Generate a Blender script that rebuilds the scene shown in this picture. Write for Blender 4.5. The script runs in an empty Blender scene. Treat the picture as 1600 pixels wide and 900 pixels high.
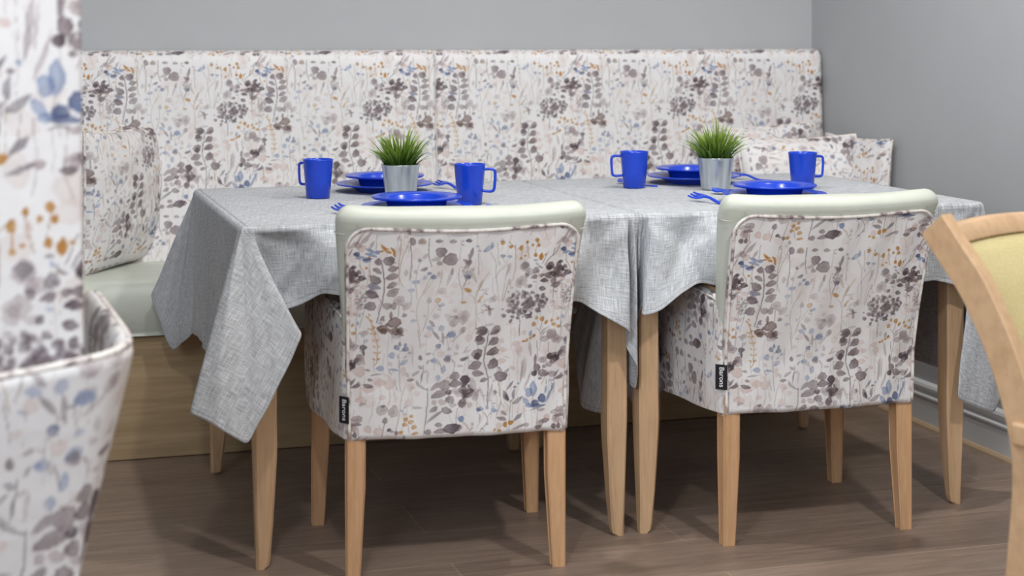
import bpy, bmesh, math, random
import numpy as np
from mathutils import Vector, Matrix

C = bpy.context.scene.collection
SC = bpy.context.scene
# ------------------------------------------------------------ camera
F, YAW, HZ, H = 2582.5, .2986, 57., 1.1626          # focal length and horizon in pixels of the 1600 x 900 frame, height in metres
cd = bpy.data.cameras.new('camera'); cam = bpy.data.objects.new('camera', cd); C.objects.link(cam)
cam.location = (0, 0, H); cam.rotation_euler = (math.pi / 2, 0, -YAW)
cd.sensor_width = 36.; cd.lens = F / 1600 * 36; cd.shift_y = -(450 - HZ) / 1600
cd.clip_start = .05; cd.clip_end = 50
cd.dof.use_dof = True; cd.dof.focus_distance = 4.0; cd.dof.aperture_fstop = 3.0
SC.camera = cam
SC.view_settings.view_transform = 'Standard'; SC.view_settings.look = 'None'
SC.view_settings.exposure = -0.07; SC.view_settings.gamma = 1.0; SC.view_settings.use_curve_mapping = False
# ------------------------------------------------------------ light
w = bpy.data.worlds.new('world'); SC.world = w; w.use_nodes = True
w.node_tree.nodes['Background'].inputs[0].default_value = (.86, .93, 1.0, 1)
w.node_tree.nodes['Background'].inputs[1].default_value = .22
def area(name, loc, target, size, power, color, sy=None):
    l = bpy.data.lights.new(name, 'AREA'); l.energy = power; l.color = color; l.size = size
    if sy: l.shape = 'RECTANGLE'; l.size_y = sy
    else: l.shape = 'DISK'
    o = bpy.data.objects.new(name, l); C.objects.link(o); o.location = loc
    o.rotation_euler = (Vector(target) - Vector(loc)).to_track_quat('-Z', 'Y').to_euler()
    return o
WARM = (1.0, .985, .95)
area('ceiling_spot_light', (2.2, 3.45, 2.62), (2.2, 3.45, 0), .09, 20, WARM)
area('ceiling_spot_light', (.86, 3.45, 2.62), (.86, 3.45, 0), .09, 19, WARM)
area('ceiling_spot_light', (1.7, 1.5, 2.62), (1.6, 3.2, .3), .16, 29, WARM)
area('ceiling_spot_light', (.2, 1.6, 2.62), (.5, 2.6, .3), .16, 15, WARM)
area('window_daylight', (-1.3, .1, 1.85), (2.4, 3.8, .9), 1.7, 82, (.83, .915, 1.0), 1.5)

# ------------------------------------------------------------ picture-to-place helpers (for measuring only)
CO, SI = math.cos(YAW), math.sin(YAW)
def cw(X, Y): return (X * CO + Y * SI, -X * SI + Y * CO)                 # beside / ahead of the camera -> room
def ony(u, v, y):
    t = (u - 800) / F; x = y * (t * CO + SI) / (CO - t * SI); return (x, y, H - (v - HZ) * (x * SI + y * CO) / F)
def onz(u, v, z):
    Y = F * (H - z) / (v - HZ); return (*cw((u - 800) / F * Y, Y), z)
# ------------------------------------------------------------ watercolour meadow print (drawn by code)
INK = {'m': (112,98,102,.74), 'd': (84,72,78,.86), 'l': (150,134,136,.5), 'g': (128,122,126,.72), 'b': (112,128,162,.62),
       'B': (78,88,120,.78), 'o': (172,122,62,.8), 'p': (196,168,160,.5), 'n': (98,76,70,.82), 't': (160,140,118,.7), 's': (118,108,110,.7)}
LEAVES = {
'A': """295 318 56 50 20 m;372 308 84 72 -10 m;285 390 72 40 30 m;398 370 84 48 -15 m;395 435 98 56 -12 m;270 462 98 60 32 m;395 505 90 46 -22 m
265 515 92 46 18 m;262 520 50 36 10 b;250 580 104 58 26 d;405 560 104 58 -26 m;240 675 88 68 10 m;362 668 64 52 0 m;412 665 50 54 40 m
455 620 88 76 0 l;515 660 88 52 -42 l;500 735 42 28 -30 m;425 800 84 116 80 n;345 850 104 60 10 n;470 862 60 50 20 n;398 740 70 22 88 n
330 200 60 18 48 o;360 235 64 20 32 o;398 222 62 24 52 o;408 252 52 20 74 o;345 212 50 16 8 o;320 230 40 14 5 o
190 150 150 28 -48 l;160 130 120 22 -55 l;235 228 84 26 18 b;242 262 96 28 14 b;130 265 50 38 10 B;155 290 60 30 -12 b;225 287 20 26 0 o
112 432 66 60 0 d;92 396 44 44 0 m;80 560 46 70 80 m;75 480 40 60 80 d;165 570 12 34 0 g;140 598 30 17 30 g;180 592 30 16 -30 g;168 625 14 30 10 g;140 655 34 24 20 g;168 668 26 16 -30 g;186 690 26 14 -30 l;182 735 34 12 -20 l;130 745 26 22 40 l
760 230 88 78 0 m;832 285 112 96 -10 m;726 286 78 34 -8 l;750 322 52 36 20 m;545 150 46 60 0 m;620 150 66 56 20 l;622 150 50 40 0 t;740 140 60 28 0 m;850 142 60 30 0 m;970 125 50 30 0 d
675 400 36 26 0 B;645 432 34 34 0 b;708 430 42 38 0 B;590 468 34 30 0 b;560 472 30 28 0 b;540 535 54 28 -10 b;640 262 54 28 -40 l;602 296 24 30 0 m;638 366 62 24 -25 m;575 392 26 34 0 l
830 432 140 26 -74 l;850 380 60 20 -80 m;780 540 72 56 0 l;746 405 46 28 90 l;856 552 42 36 0 p;684 612 46 36 90 g;748 610 46 38 0 o;786 645 34 30 0 b;870 490 60 40 0 p;815 580 60 24 0 p
960 320 90 24 -60 m;950 290 60 20 30 m;975 260 60 16 70 m;965 420 56 44 0 g;935 380 40 20 50 g;965 525 74 30 22 o;945 628 52 20 12 o;975 465 40 20 -60 l
885 695 40 34 0 l;948 742 96 112 0 l;872 772 92 84 0 l;832 736 60 36 20 l;890 745 40 30 0 m;862 800 50 40 40 l;700 840 62 36 20 b;785 835 42 46 0 b;742 742 52 50 0 l;565 780 44 30 0 b;560 700 40 16 10 l;655 740 20 30 0 l;715 800 70 26 50 m;860 880 60 50 0 b;940 850 70 40 -40 l
505 400 30 60 0 l;330 770 50 20 -40 m;320 800 40 16 20 l;850 620 40 40 0 p;440 880 90 50 -40 l;130 500 40 50 0 p;500 860 60 30 0 p;210 880 60 30 -30 p""",
'B': """175 185 84 34 -34 b;205 160 24 54 0 b;145 205 30 20 0 b;287 240 36 28 0 B;342 245 42 24 10 b;104 205 34 26 0 l;335 350 124 26 -74 l;262 300 18 40 0 l
285 132 40 28 -10 o;345 160 32 26 0 o;430 175 32 40 0 o;472 122 26 28 0 o;552 107 30 42 0 o;518 150 22 30 0 o;568 148 24 34 0 o;432 260 24 24 0 o;462 240 26 14 0 o;547 230 30 32 0 o;590 242 30 66 0 o;622 228 20 18 0 o;550 272 40 14 0 m
465 325 80 82 0 l;465 320 60 60 0 g;555 355 54 58 0 g;505 372 70 60 0 l;545 408 60 34 -20 m;490 400 40 28 40 m;450 440 100 70 0 l;430 470 60 60 0 l;490 480 50 30 0 l
660 320 70 62 -20 m;748 287 42 28 -20 d;655 335 50 40 0 d;660 392 90 46 0 m;720 345 60 46 0 m;735 385 66 44 30 m;812 368 64 46 10 d;628 435 66 32 5 d;700 440 46 56 0 m;602 396 34 28 0 m;790 322 38 34 0 m;735 455 80 20 -35 m;780 390 50 30 -40 m;690 380 60 40 0 d;765 345 24 24 0 d
845 220 60 46 20 b;850 215 80 22 -10 B;930 152 50 30 0 b;845 288 24 22 0 o;880 100 80 22 -60 l;810 130 50 60 60 p;745 105 100 30 -40 l;780 110 60 40 0 l
800 600 40 40 0 l;848 490 14 30 0 g;820 522 22 22 0 g;856 512 14 30 20 g;835 545 34 12 -50 g;815 575 30 22 0 g;850 600 26 14 -50 g;800 665 24 30 0 l;793 725 22 26 0 b
775 480 54 40 0 p;692 525 40 34 0 p;745 655 70 36 0 p;780 545 56 44 0 p;820 440 44 36 0 p;700 610 50 40 0 p;885 470 40 70 90 m
580 742 30 30 0 o;628 750 36 44 0 o;560 797 40 40 0 o;662 778 26 44 20 o;708 760 26 28 0 o;755 742 20 34 0 o;762 808 34 26 0 o;568 885 24 24 0 o
115 490 104 22 -70 t;65 420 96 26 62 t;25 525 66 32 25 o;122 602 84 18 -60 o;0 630 40 22 10 o;150 520 90 12 -10 l;210 600 60 40 -70 l;165 615 60 16 -40 l;200 690 90 26 80 m;180 660 60 20 40 m;210 680 50 16 0 m;115 760 50 12 60 l
148 845 94 66 20 d;258 840 92 58 -36 m;200 800 26 80 88 l;0 740 60 90 0 l;5 840 44 40 0 l;20 400 50 60 0 g;20 420 40 30 0 B;40 230 110 26 -75 m;20 300 60 40 0 m;45 360 40 30 0 g;480 180 30 60 0 p
706 865 78 70 0 l;485 860 40 40 0 p;540 870 24 50 0 b;350 450 30 50 0 l;230 590 40 60 0 l;375 790 70 20 -10 p""",
'C': """200 40 80 40 0 l;200 155 56 42 0 d;205 190 66 16 85 d;172 255 80 88 0 l;105 300 76 92 20 m;105 300 40 60 0 d;105 142 72 62 0 l;85 30 34 30 0 o;345 20 60 50 0 n;430 20 80 60 0 n;475 45 60 18 10 n;440 66 80 26 -10 l;470 20 40 40 0 d
445 148 44 36 40 B;512 155 52 40 0 B;470 118 20 40 0 B;512 122 24 30 20 B;410 212 50 48 0 b;460 216 20 20 0 b;545 184 30 22 -30 b;510 215 36 14 -40 b;505 256 66 34 -24 b;430 320 84 18 8 b;330 316 62 40 0 b;300 362 90 14 -5 g;240 330 40 20 10 g
570 200 160 16 88 l;632 225 28 42 0 d;625 300 36 26 40 g;640 380 80 14 88 g;660 335 36 24 -40 l;685 258 40 12 -50 m;690 195 40 18 -20 m;645 125 50 26 0 p;690 40 50 60 0 p
770 130 46 40 -30 B;850 152 36 26 -30 b;735 245 60 44 -10 b;840 225 68 46 -32 b;840 240 50 50 -30 m;805 320 70 38 -80 b;765 388 34 56 0 b;790 195 60 50 0 p;760 260 60 14 70 l;800 60 110 20 80 m;745 40 90 26 50 m;860 35 70 46 0 b;890 60 90 20 -45 l;940 10 60 20 -40 l
912 130 60 28 80 l;965 232 62 24 -10 m;880 250 44 14 40 l;905 190 40 30 0 l;940 290 50 18 0 l;985 150 60 14 -60 l;720 245 40 20 20 b
900 372 94 62 -5 m;820 442 92 84 0 m;905 432 104 60 0 d;780 515 136 60 -18 m;985 400 70 80 0 d;860 560 70 60 20 m;930 510 60 50 0 l;970 480 80 60 0 m;985 520 70 50 0 d;905 490 60 50 0 l;800 580 70 40 20 l;950 580 50 80 30 m;850 500 50 40 0 d;880 600 60 30 0 l;740 580 40 40 0 l
740 635 74 42 -30 g;745 455 88 34 -42 m;750 688 140 26 -32 g;838 642 82 48 10 m;610 622 84 20 6 g;632 445 76 18 36 g;684 380 110 18 88 l;610 420 40 18 60 g
175 345 96 84 0 p;190 570 94 60 0 p;240 480 110 50 10 p;560 465 60 70 0 p;605 512 50 46 0 p;330 430 90 60 0 p;400 440 90 80 30 p;540 590 60 60 0 p;395 380 70 24 50 p;500 330 40 90 0 p;325 810 80 60 0 p;250 800 60 60 0 p
345 642 84 78 0 l;352 608 40 26 0 m;430 655 76 108 10 l;370 725 40 44 0 m;168 720 84 66 0 l;155 765 90 26 0 m;40 800 40 70 80 m;110 850 40 44 0 m;150 850 34 50 0 m;150 462 84 26 -15 m;240 455 84 32 12 m;256 405 36 26 20 m;120 440 60 12 -70 g
530 365 50 26 60 l;592 352 70 22 -40 g;558 405 58 24 0 n;400 340 60 14 60 l
530 715 40 34 0 o;568 735 48 34 -20 o;522 755 40 30 0 o;572 690 30 26 0 o;592 775 40 32 0 o;495 818 50 24 -20 o;600 822 60 20 -10 o;345 540 50 40 0 p
780 755 56 34 0 m;880 775 140 74 -14 d;800 800 110 40 -8 m;700 810 64 40 0 m;930 770 60 50 0 m;405 800 36 26 0 d;430 812 30 16 0 g;460 822 30 30 0 m;955 700 48 46 0 b""",
'D': """145 12 96 50 0 m;250 10 90 30 -20 m;135 75 76 78 20 m;130 60 50 50 0 d;245 82 96 66 -34 m;120 190 86 86 0 m;120 205 50 50 0 d;245 172 110 60 -20 m;108 280 110 72 -20 m;245 272 96 72 -54 m;128 346 94 50 6 m;178 402 64 36 -20 m;228 380 30 12 0 l
310 368 98 80 0 m;300 325 30 40 0 l;345 340 30 50 30 l;35 395 84 60 10 d;40 500 74 62 0 m;90 450 60 90 20 l;30 510 50 50 0 d;110 530 60 76 -20 l;10 585 60 60 0 m;65 520 50 40 0 m;70 595 44 44 0 l;120 500 60 60 0 l;80 400 40 40 0 l
575 462 52 116 0 b;540 490 60 70 0 b;520 562 84 34 46 b;545 590 60 30 0 b;612 592 124 28 -4 B;590 570 60 50 0 B;645 530 62 62 0 B;655 540 44 50 0 b;700 515 110 20 -62 b;735 450 70 26 -70 b;676 470 18 60 10 b;640 625 70 26 0 l;590 618 80 10 -10 g
355 520 96 42 62 g;418 505 84 26 -86 g;450 555 100 32 -36 g;340 655 54 26 32 g;325 700 92 28 16 g;455 685 100 26 -42 g;465 762 110 22 -25 g;385 440 90 18 -52 g;365 530 60 20 60 d;170 510 120 20 66 l;235 500 150 22 -80 l;300 620 160 12 -70 l
155 628 62 34 0 b;145 632 30 30 0 B;212 615 24 26 0 b;265 634 46 36 20 b;0 700 50 50 0 b;355 745 36 40 0 o;398 730 42 36 0 o;305 790 30 24 0 o;270 785 24 20 0 o;95 740 24 26 0 l;150 700 14 70 0 l;205 742 24 20 0 l
708 205 52 52 0 d;760 208 80 42 -70 d;650 235 66 54 0 l;605 300 62 64 0 m;585 345 48 42 0 d;660 342 94 56 10 m;705 270 60 44 0 l;735 245 50 50 0 l;730 345 80 50 0 l;665 290 30 26 0 g;630 385 34 22 0 m;810 150 52 62 0 l;790 170 40 40 0 m;770 340 60 20 -60 g;805 350 40 14 -60 g
710 30 84 72 0 l;660 62 88 46 -5 l;765 72 92 52 -16 l;485 310 210 26 -82 l;510 300 150 14 -84 l;590 238 96 24 -86 m;530 400 160 18 -70 l;545 145 130 26 80 l;490 82 40 20 0 o;515 72 20 30 0 o;545 55 30 22 -40 o;570 38 24 28 0 o
310 80 50 40 0 p;330 150 60 40 0 p;310 245 66 44 0 p;400 300 60 30 20 p;450 150 66 60 0 p;430 100 70 40 0 p;350 210 50 16 20 p;445 190 60 14 30 p;50 60 60 60 0 p;40 170 70 14 -20 l;25 230 60 22 -30 m
640 725 60 50 0 l;520 740 60 36 0 l;755 645 84 34 -14 l;300 755 50 50 0 p;840 515 30 60 80 l;770 700 80 60 60 l;690 690 60 50 -50 p;620 760 60 30 0 m"""}
STEMS = {
'A': """9 m 320 330 330 420 338 520 325 650 300 760 290 800;4 m 285 600 335 650;4 m 338 460 355 430;5 m 455 660 450 750;6 t 455 115 448 250 440 350 455 450 480 510;5 t 530 120 480 230 455 350 452 500;4 s 280 110 278 240;4 t 235 300 215 500;3 t 210 500 195 640
4 g 165 600 150 700 140 800 140 900;6 m 672 120 665 240 695 345;6 m 520 180 545 340 530 460;5 l 640 280 600 330 575 460;6 t 680 440 650 520 600 620 588 720 608 830 625 900;4 t 710 450 640 560;6 t 575 480 585 600;4 m 540 550 545 640
5 t 770 375 765 470;5 m 900 360 900 450 930 540 935 640;6 d 990 280 955 380;7 d 935 400 950 440 935 500;4 g 680 640 675 740 645 850;4 t 748 635 690 740 640 870;4 t 770 440 730 580;8 o 230 760 270 850 290 900;4 m 150 170 110 190;5 t 150 350 185 400 190 460;4 s 300 700 320 620;4 l 385 900 360 800;3 p 490 640 500 800""",
'B': """8 l 190 215 235 300 235 400 250 500 265 610;8 l 330 300 260 370 240 420;5 l 215 420 215 520 228 560;6 m 328 490 300 610;5 t 242 130 255 200 250 290;7 l 335 310 310 450 290 600;6 t 380 150 392 300 378 440;5 t 330 120 385 180;5 t 440 150 395 190
4 t 560 110 540 220;4 t 470 130 500 260;3 o 435 190 432 250;6 s 735 140 695 215 640 270 620 310;5 s 690 170 680 230;6 m 708 470 705 580;7 m 445 740 450 890;5 l 760 110 790 170 800 290;4 g 850 470 830 640 805 760;4 s 580 825 615 855 625 900;4 s 690 810 620 870;4 s 628 780 615 850
7 t 180 380 115 500 90 600 92 740 95 840;5 t 20 530 70 590 80 640;5 o 190 680 140 700 100 730;5 m 95 230 98 400;5 p 380 790 385 900;5 p 660 640 690 700;4 m 870 300 880 400;4 g 290 250 300 290;4 l 340 260 270 340;4 p 700 590 705 700;4 s 600 300 640 200""",
'C': """6 o 250 0 300 110 303 200 305 260 285 300;5 g 205 90 205 140;4 l 390 60 375 180 385 300;5 g 470 240 475 380 480 500;6 l 530 420 490 540 480 640 458 800;5 g 600 0 630 150;6 g 650 280 635 430;9 g 600 430 640 465 690 480;8 g 690 470 690 560 682 700 668 830
6 m 775 250 790 330;6 l 905 260 890 340;5 l 880 240 905 300;4 m 170 790 180 860;5 m 370 740 350 850;6 l 915 620 915 740;4 l 940 640 915 700;4 s 560 820 545 760;4 l 200 190 215 290;4 p 400 500 395 600;4 m 440 400 455 490;3 g 100 520 110 600;5 g 770 680 690 740;5 t 975 730 1000 760;4 g 145 0 145 130;4 l 330 760 350 800;6 l 0 520 50 420;4 t 460 230 465 300""",
'D': """8 m 200 0 190 100 178 220 178 260 210 380 215 480 215 600;5 m 170 120 185 200;5 m 245 50 200 120;5 o 302 412 300 450 308 520;5 g 402 560 390 680 388 790;5 g 180 655 208 692 200 740 150 800;5 t 240 650 208 690;5 t 10 720 55 770 75 800;4 g 690 90 690 170
5 s 600 80 612 210;4 l 445 150 440 260 450 350;5 l 505 590 508 680;4 m 680 390 680 430;4 l 610 620 610 760;4 t 105 740 75 800;4 p 385 0 390 110 410 200 400 280;4 l 460 580 455 680;3 m 320 570 345 610;4 t 370 790 372 760;3 l 780 560 770 700"""}
FERN = {'A': (), 'C': ((250, 10), (270, 50), (290, 100), (298, 150), (302, 200), (298, 250))}
OFF = {'A': (545, 340), 'B': (735, 340), 'C': (545, 510), 'D': (735, 510)}
TW, TH_ = .445, .455                       # repeat of the print in metres
PW, PH, TR = 318., 325., 3.2               # the same in photograph pixels, and texels per pixel
NX, NY = int(PW * TR), int(PH * TR)

def draw_print():
    rng = np.random.default_rng(4)
    img = np.empty((NY, NX, 3)); img[:] = (222, 219, 219)
    # paper-like soft cloud noise, tileable
    fy = np.fft.fftfreq(NY)[:, None]; fx = np.fft.fftfreq(NX)[None]
    fr = np.hypot(fx, fy) + 1e-4
    def cloud(p, cut):
        s = np.fft.ifft2(np.fft.fft2(rng.standard_normal((NY, NX))) * fr ** -p * (fr < cut)).real
        return (s - s.mean()) / s.std()
    c1, c2, c3 = cloud(1.5, .1), cloud(1.3, .045), cloud(1.3, .045)
    def paint(x0, x1, y0, y1, fn, ink, k=1.):
        xs = np.arange(int(x0), int(x1) + 2); ys = np.arange(int(y0), int(y1) + 2)
        X, Y = np.meshgrid(xs, ys)
        ix = np.ix_(ys % NY, xs % NX)
        a = fn(X + 2.4 * c2[ix], Y + 2.4 * c3[ix])
        r, g, b, al = ink
        a = np.clip(a * al * k * (1 + .22 * c1[ix]), 0, 1)[..., None]
        sub = img[ix]
        img[ix] = sub * (1 - a) + np.array([r, g, b]) * a * (.78 + .22 * sub / 222.)
    def tr(cr, x, y):
        ox, oy = OFF[cr]
        px, py = ox + x / 5., oy + y / 5.
        return (px - 568) * TR, (py + .055 * (px - 560) - 350) * TR
    k5 = TR / 5.
    def leaf(cx, cy, w, h, ang, ink, pointed=True, k=1.):
        a = math.radians(ang); ca, sa = math.cos(a), math.sin(a); R = max(w, h) * .6 + 6
        ph = rng.uniform(0, 6.3)
        def fn(X, Y):
            u = ((X - cx) * ca + (Y - cy) * sa) / (w / 2); v = (-(X - cx) * sa + (Y - cy) * ca) / (h / 2)
            th = np.arctan2(v, u)
            if w > 1.35 * h: v = v / np.clip(1.05 - .45 * u * u, .3, 2)
            elif h > 1.35 * w: u = u / np.clip(1.05 - .45 * v * v, .3, 2)
            d = np.hypot(u, v) * (1 + .07 * np.sin(3 * th + ph) + .05 * np.sin(7 * th + 2 * ph))
            soft = 2.2 / max(4., min(w, h) / 2)
            body = np.clip((1 - d) / soft + .5, 0, 1)
            return body * (.8 + .2 * np.exp(-((d - .86) / .16) ** 2) + .12 * np.sin(2.2 * u + ph))
        paint(cx - R, cx + R, cy - R, cy + R, fn, ink, k)
    def stroke(pts, w, ink):
        P = [np.array(p) for p in pts]
        q = []
        for i in range(len(P) - 1):
            p0, p1, p2, p3 = P[max(i - 1, 0)], P[i], P[i + 1], P[min(i + 2, len(P) - 1)]
            for t in np.linspace(0, 1, 7)[:-1]:
                q.append(.5 * (2 * p1 + (p2 - p0) * t + (2 * p0 - 5 * p1 + 4 * p2 - p3) * t * t + (3 * p1 - p0 - 3 * p2 + p3) * t ** 3))
        q.append(P[-1]); q = np.array(q); m = 8
        lo, hi = q.min(0) - m, q.max(0) + m
        def fn(X, Y):
            d = np.full(X.shape, 1e9)
            for a, b in zip(q[:-1], q[1:]):
                ab = b - a; t = np.clip(((X - a[0]) * ab[0] + (Y - a[1]) * ab[1]) / max(ab @ ab, 1e-6), 0, 1)
                d = np.minimum(d, np.hypot(X - a[0] - t * ab[0], Y - a[1] - t * ab[1]))
            return np.clip((w / 2 - d) / 1.4 + .5, 0, 1)
        paint(lo[0], hi[0], lo[1], hi[1], fn, ink)
    # pale washes first
    for _ in range(46):
        leaf(rng.uniform(0, NX), rng.uniform(0, NY), rng.uniform(30, 90), rng.uniform(30, 80), rng.uniform(0, 180), (206, 190, 184, .34))
    for _ in range(60):
        x, y = rng.uniform(0, NX), rng.uniform(0, NY); L = rng.uniform(50, 150)
        stroke([(x, y), (x + rng.uniform(-14, 14), y + L / 2), (x + rng.uniform(-20, 20), y + L)], rng.uniform(2.5, 6), (186, 176, 172, .42))
    for _ in range(70):
        x, y = rng.uniform(0, NX), rng.uniform(0, NY); L = rng.uniform(40, 130); dx = rng.uniform(-16, 16)
        stroke([(x, y), (x + dx * .3, y + L / 2), (x + dx, y + L)], rng.uniform(1.2, 2.6), INK['s' if rng.random() < .6 else 't'][:3] + (.55,))
        for k in range(rng.integers(0, 4)):
            leaf(x + dx * .3 * k / 3 + rng.choice((-1, 1)) * 9, y + L * .18 * k, rng.uniform(14, 24), rng.uniform(6, 11), rng.uniform(-60, 60), INK['gmlb'[rng.integers(0, 4)]])
    for cr, txt in STEMS.items():
        for item in txt.replace('\n', ';').split(';'):
            w = item.split(); xy = [float(v) for v in w[2:]]
            stroke([tr(cr, xy[i], xy[i + 1]) for i in range(0, len(xy), 2)], float(w[0]) * k5 * 1.05, INK[w[1]])
    for cr, txt in LEAVES.items():
        for item in txt.replace('\n', ';').split(';'):
            x, y, w, h, a, c = item.split()
            cx, cy = tr(cr, float(x), float(y))
            leaf(cx, cy, float(w) * k5, float(h) * k5, float(a), INK[c])
            if c in 'mdl' and min(float(w), float(h)) > 48:      # darker heart of a wet petal
                leaf(cx + rng.uniform(-4, 4), cy + rng.uniform(-4, 4), float(w) * k5 * .45, float(h) * k5 * .4, float(a), INK['m'], k=.3)
    for x, y in FERN['C']:
        for s in (-1, 1):
            cx, cy = tr('C', x + s * 16, y - 6)
            leaf(cx, cy, 30 * k5, 11 * k5, -s * 32, INK['o'])
    for (x, y), (x2, y2) in (((235, 740), (215, 735)), ((255, 790), (235, 800)), ((275, 840), (300, 825)), ((220, 760), (245, 765))):
        cx, cy = tr('A', x, y); leaf(cx, cy, 30 * k5, 12 * k5, 40, INK['o'])
    # the big hydrangea heads: a crowd of florets
    for cr, hx, hy, hr, n in (('B', 440, 615, 112, 80), ('B', 575, 615, 84, 46), ('B', 470, 660, 90, 26), ('D', 55, 470, 60, 14)):
        for _ in range(n):
            a, r = rng.uniform(0, 6.3), hr * math.sqrt(rng.uniform(0, 1))
            cx, cy = tr(cr, hx + r * math.cos(a), hy + r * math.sin(a) * .82)
            s = rng.uniform(20, 38) * k5
            leaf(cx, cy, s, s * rng.uniform(.7, 1), rng.uniform(0, 180), INK['d' if rng.random() < .35 else 'm'], k=.8)
    for x, y, w, h in ((518, 487, 30, 32), (615, 500, 58, 40), (540, 535, 34, 28), (385, 735, 40, 26), (315, 728, 38, 30), (352, 690, 48, 32), (512, 728, 60, 40), (428, 742, 30, 28), (652, 592, 26, 26), (590, 688, 44, 18), (620, 560, 34, 44), (375, 768, 26, 34), (302, 678, 14, 14), (385, 555, 30, 30)):
        cx, cy = tr('B', x, y); leaf(cx, cy, w * k5, h * k5, 15, INK['d'])
    for cr, hx, hy, rx, ry, n in (('B', 450, 655, 90, 40, 30), ('C', 920, 540, 110, 55, 34), ('B', 740, 400, 90, 50, 18), ('D', 680, 290, 80, 60, 16), ('C', 130, 300, 50, 60, 10)):
        for _ in range(n):                                       # white gaps between florets
            cx, cy = tr(cr, hx + rx * rng.uniform(-1, 1), hy + ry * rng.uniform(-1, 1))
            leaf(cx, cy, rng.uniform(7, 16) * k5, rng.uniform(4, 8) * k5, rng.uniform(-80, 80), (220, 216, 217, .85))
    img = np.clip(img * (1 + .006 * c1[..., None]), 0, 255) / 255.
    return np.where(img <= .04045, img / 12.92, ((img + .055) / 1.055) ** 2.4)

# ------------------------------------------------------------ object helpers
def tag(o, label=None, cat=None, group=None, kind=None):
    if label: o['label'] = label
    if cat: o['category'] = cat
    if group: o['group'] = group
    if kind: o['kind'] = kind
    return o
def empty(name, loc, rz, label, cat, group=None):
    o = bpy.data.objects.new(name, None); C.objects.link(o); o.empty_display_size = .1
    o.location = loc; o.rotation_euler = (0, 0, rz)
    return tag(o, label, cat, group)
def link(name, me, mat, parent=None, smooth=True):
    if mat: me.materials.append(mat)
    me.polygons.foreach_set('use_smooth', np.full(len(me.polygons), smooth)); me.update()
    o = bpy.data.objects.new(name, me); C.objects.link(o)
    if parent: o.parent = parent
    return o
def raw(name, V, Q):
    me = bpy.data.meshes.new(name); V = np.asarray(V, dtype=np.float32).reshape(-1, 3); Q = np.asarray(Q, dtype=np.int32)
    k = Q.shape[1]
    me.vertices.add(len(V)); me.vertices.foreach_set('co', V.ravel())
    me.loops.add(Q.size); me.loops.foreach_set('vertex_index', Q.ravel())
    me.polygons.add(len(Q)); me.polygons.foreach_set('loop_start', np.arange(0, Q.size, k, dtype=np.int32))
    me.update(calc_edges=True); return me
def quads(nu, nv, cu=False, cv=False):
    a = np.arange(nu * nv).reshape(nu, nv)
    if cu: a = np.vstack([a, a[:1]])
    if cv: a = np.hstack([a, a[:, :1]])
    return np.stack([a[:-1, :-1], a[1:, :-1], a[1:, 1:], a[:-1, 1:]], -1).reshape(-1, 4)
def add_uv(me, UV):
    lay = me.uv_layers.new(name='UVMap'); vi = np.empty(len(me.loops), dtype=np.int32); me.loops.foreach_get('vertex_index', vi)
    lay.data.foreach_set('uv', np.asarray(UV, dtype=np.float32).reshape(-1, 2)[vi].ravel())
def paint_print(me, UV):
    UV = np.asarray(UV).reshape(-1, 2)
    x = (UV[:, 0] / TW % 1.) * NX; y = (UV[:, 1] / TH_ % 1.) * NY
    x0 = np.floor(x).astype(int); y0 = np.floor(y).astype(int); fx = (x - x0)[:, None]; fy = (y - y0)[:, None]
    T = lambda a, b: PRINT[b % NY, a % NX]
    col = (T(x0, y0) * (1 - fx) + T(x0 + 1, y0) * fx) * (1 - fy) + (T(x0, y0 + 1) * (1 - fx) + T(x0 + 1, y0 + 1) * fx) * fy
    at = me.color_attributes.new(name='print', type='FLOAT_COLOR', domain='POINT')
    at.data.foreach_set('color', np.hstack([col, np.ones((len(col), 1))]).astype(np.float32).ravel())
def grid(name, P, mat, parent=None, cu=False, cv=False, uv=None, pr=None, thick=0., smooth=True):
    nu, nv = P.shape[:2]
    me = raw(name, P, quads(nu, nv, cu, cv))
    if uv is not None: add_uv(me, uv)
    if pr is not None: paint_print(me, pr)
    o = link(name, me, mat, parent, smooth)
    if thick:
        m = o.modifiers.new('thickness', 'SOLIDIFY'); m.thickness = thick; m.offset = 0
    return o
def from_bm(name, bm, mat, parent=None, smooth=False):
    bmesh.ops.recalc_face_normals(bm, faces=bm.faces)
    me = bpy.data.meshes.new(name); bm.to_mesh(me); bm.free()
    return link(name, me, mat, parent, smooth)
def add_box(bm, c, s, bev=0., seg=2, rot=None):
    r = bmesh.ops.create_cube(bm, size=1.); vs = r['verts']
    bmesh.ops.scale(bm, vec=s, verts=vs)
    if bev:
        es = list({e for v in vs for e in v.link_edges})
        rr = bmesh.ops.bevel(bm, geom=es, offset=bev, segments=seg, affect='EDGES', profile=.5)
        vs = list({v for f in rr['faces'] for v in f.verts} | {v for v in vs if v.is_valid})
    if rot is not None: bmesh.ops.rotate(bm, cent=(0, 0, 0), matrix=rot, verts=vs)
    bmesh.ops.translate(bm, vec=c, verts=vs); return vs
def box(name, c, s, mat, parent=None, bev=.002, seg=2, rot=None, smooth=False):
    bm = bmesh.new(); add_box(bm, c, s, bev, seg, rot)
    return from_bm(name, bm, mat, parent, smooth)
def add_loft(bm, rings, cap=True):
    R = [[bm.verts.new(p) for p in r] for r in rings]; n = len(R[0])
    for a, b in zip(R[:-1], R[1:]):
        for i in range(n): bm.faces.new((a[i], a[(i + 1) % n], b[(i + 1) % n], b[i]))
    if cap: bm.faces.new(R[0][::-1]); bm.faces.new(R[-1])
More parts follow.
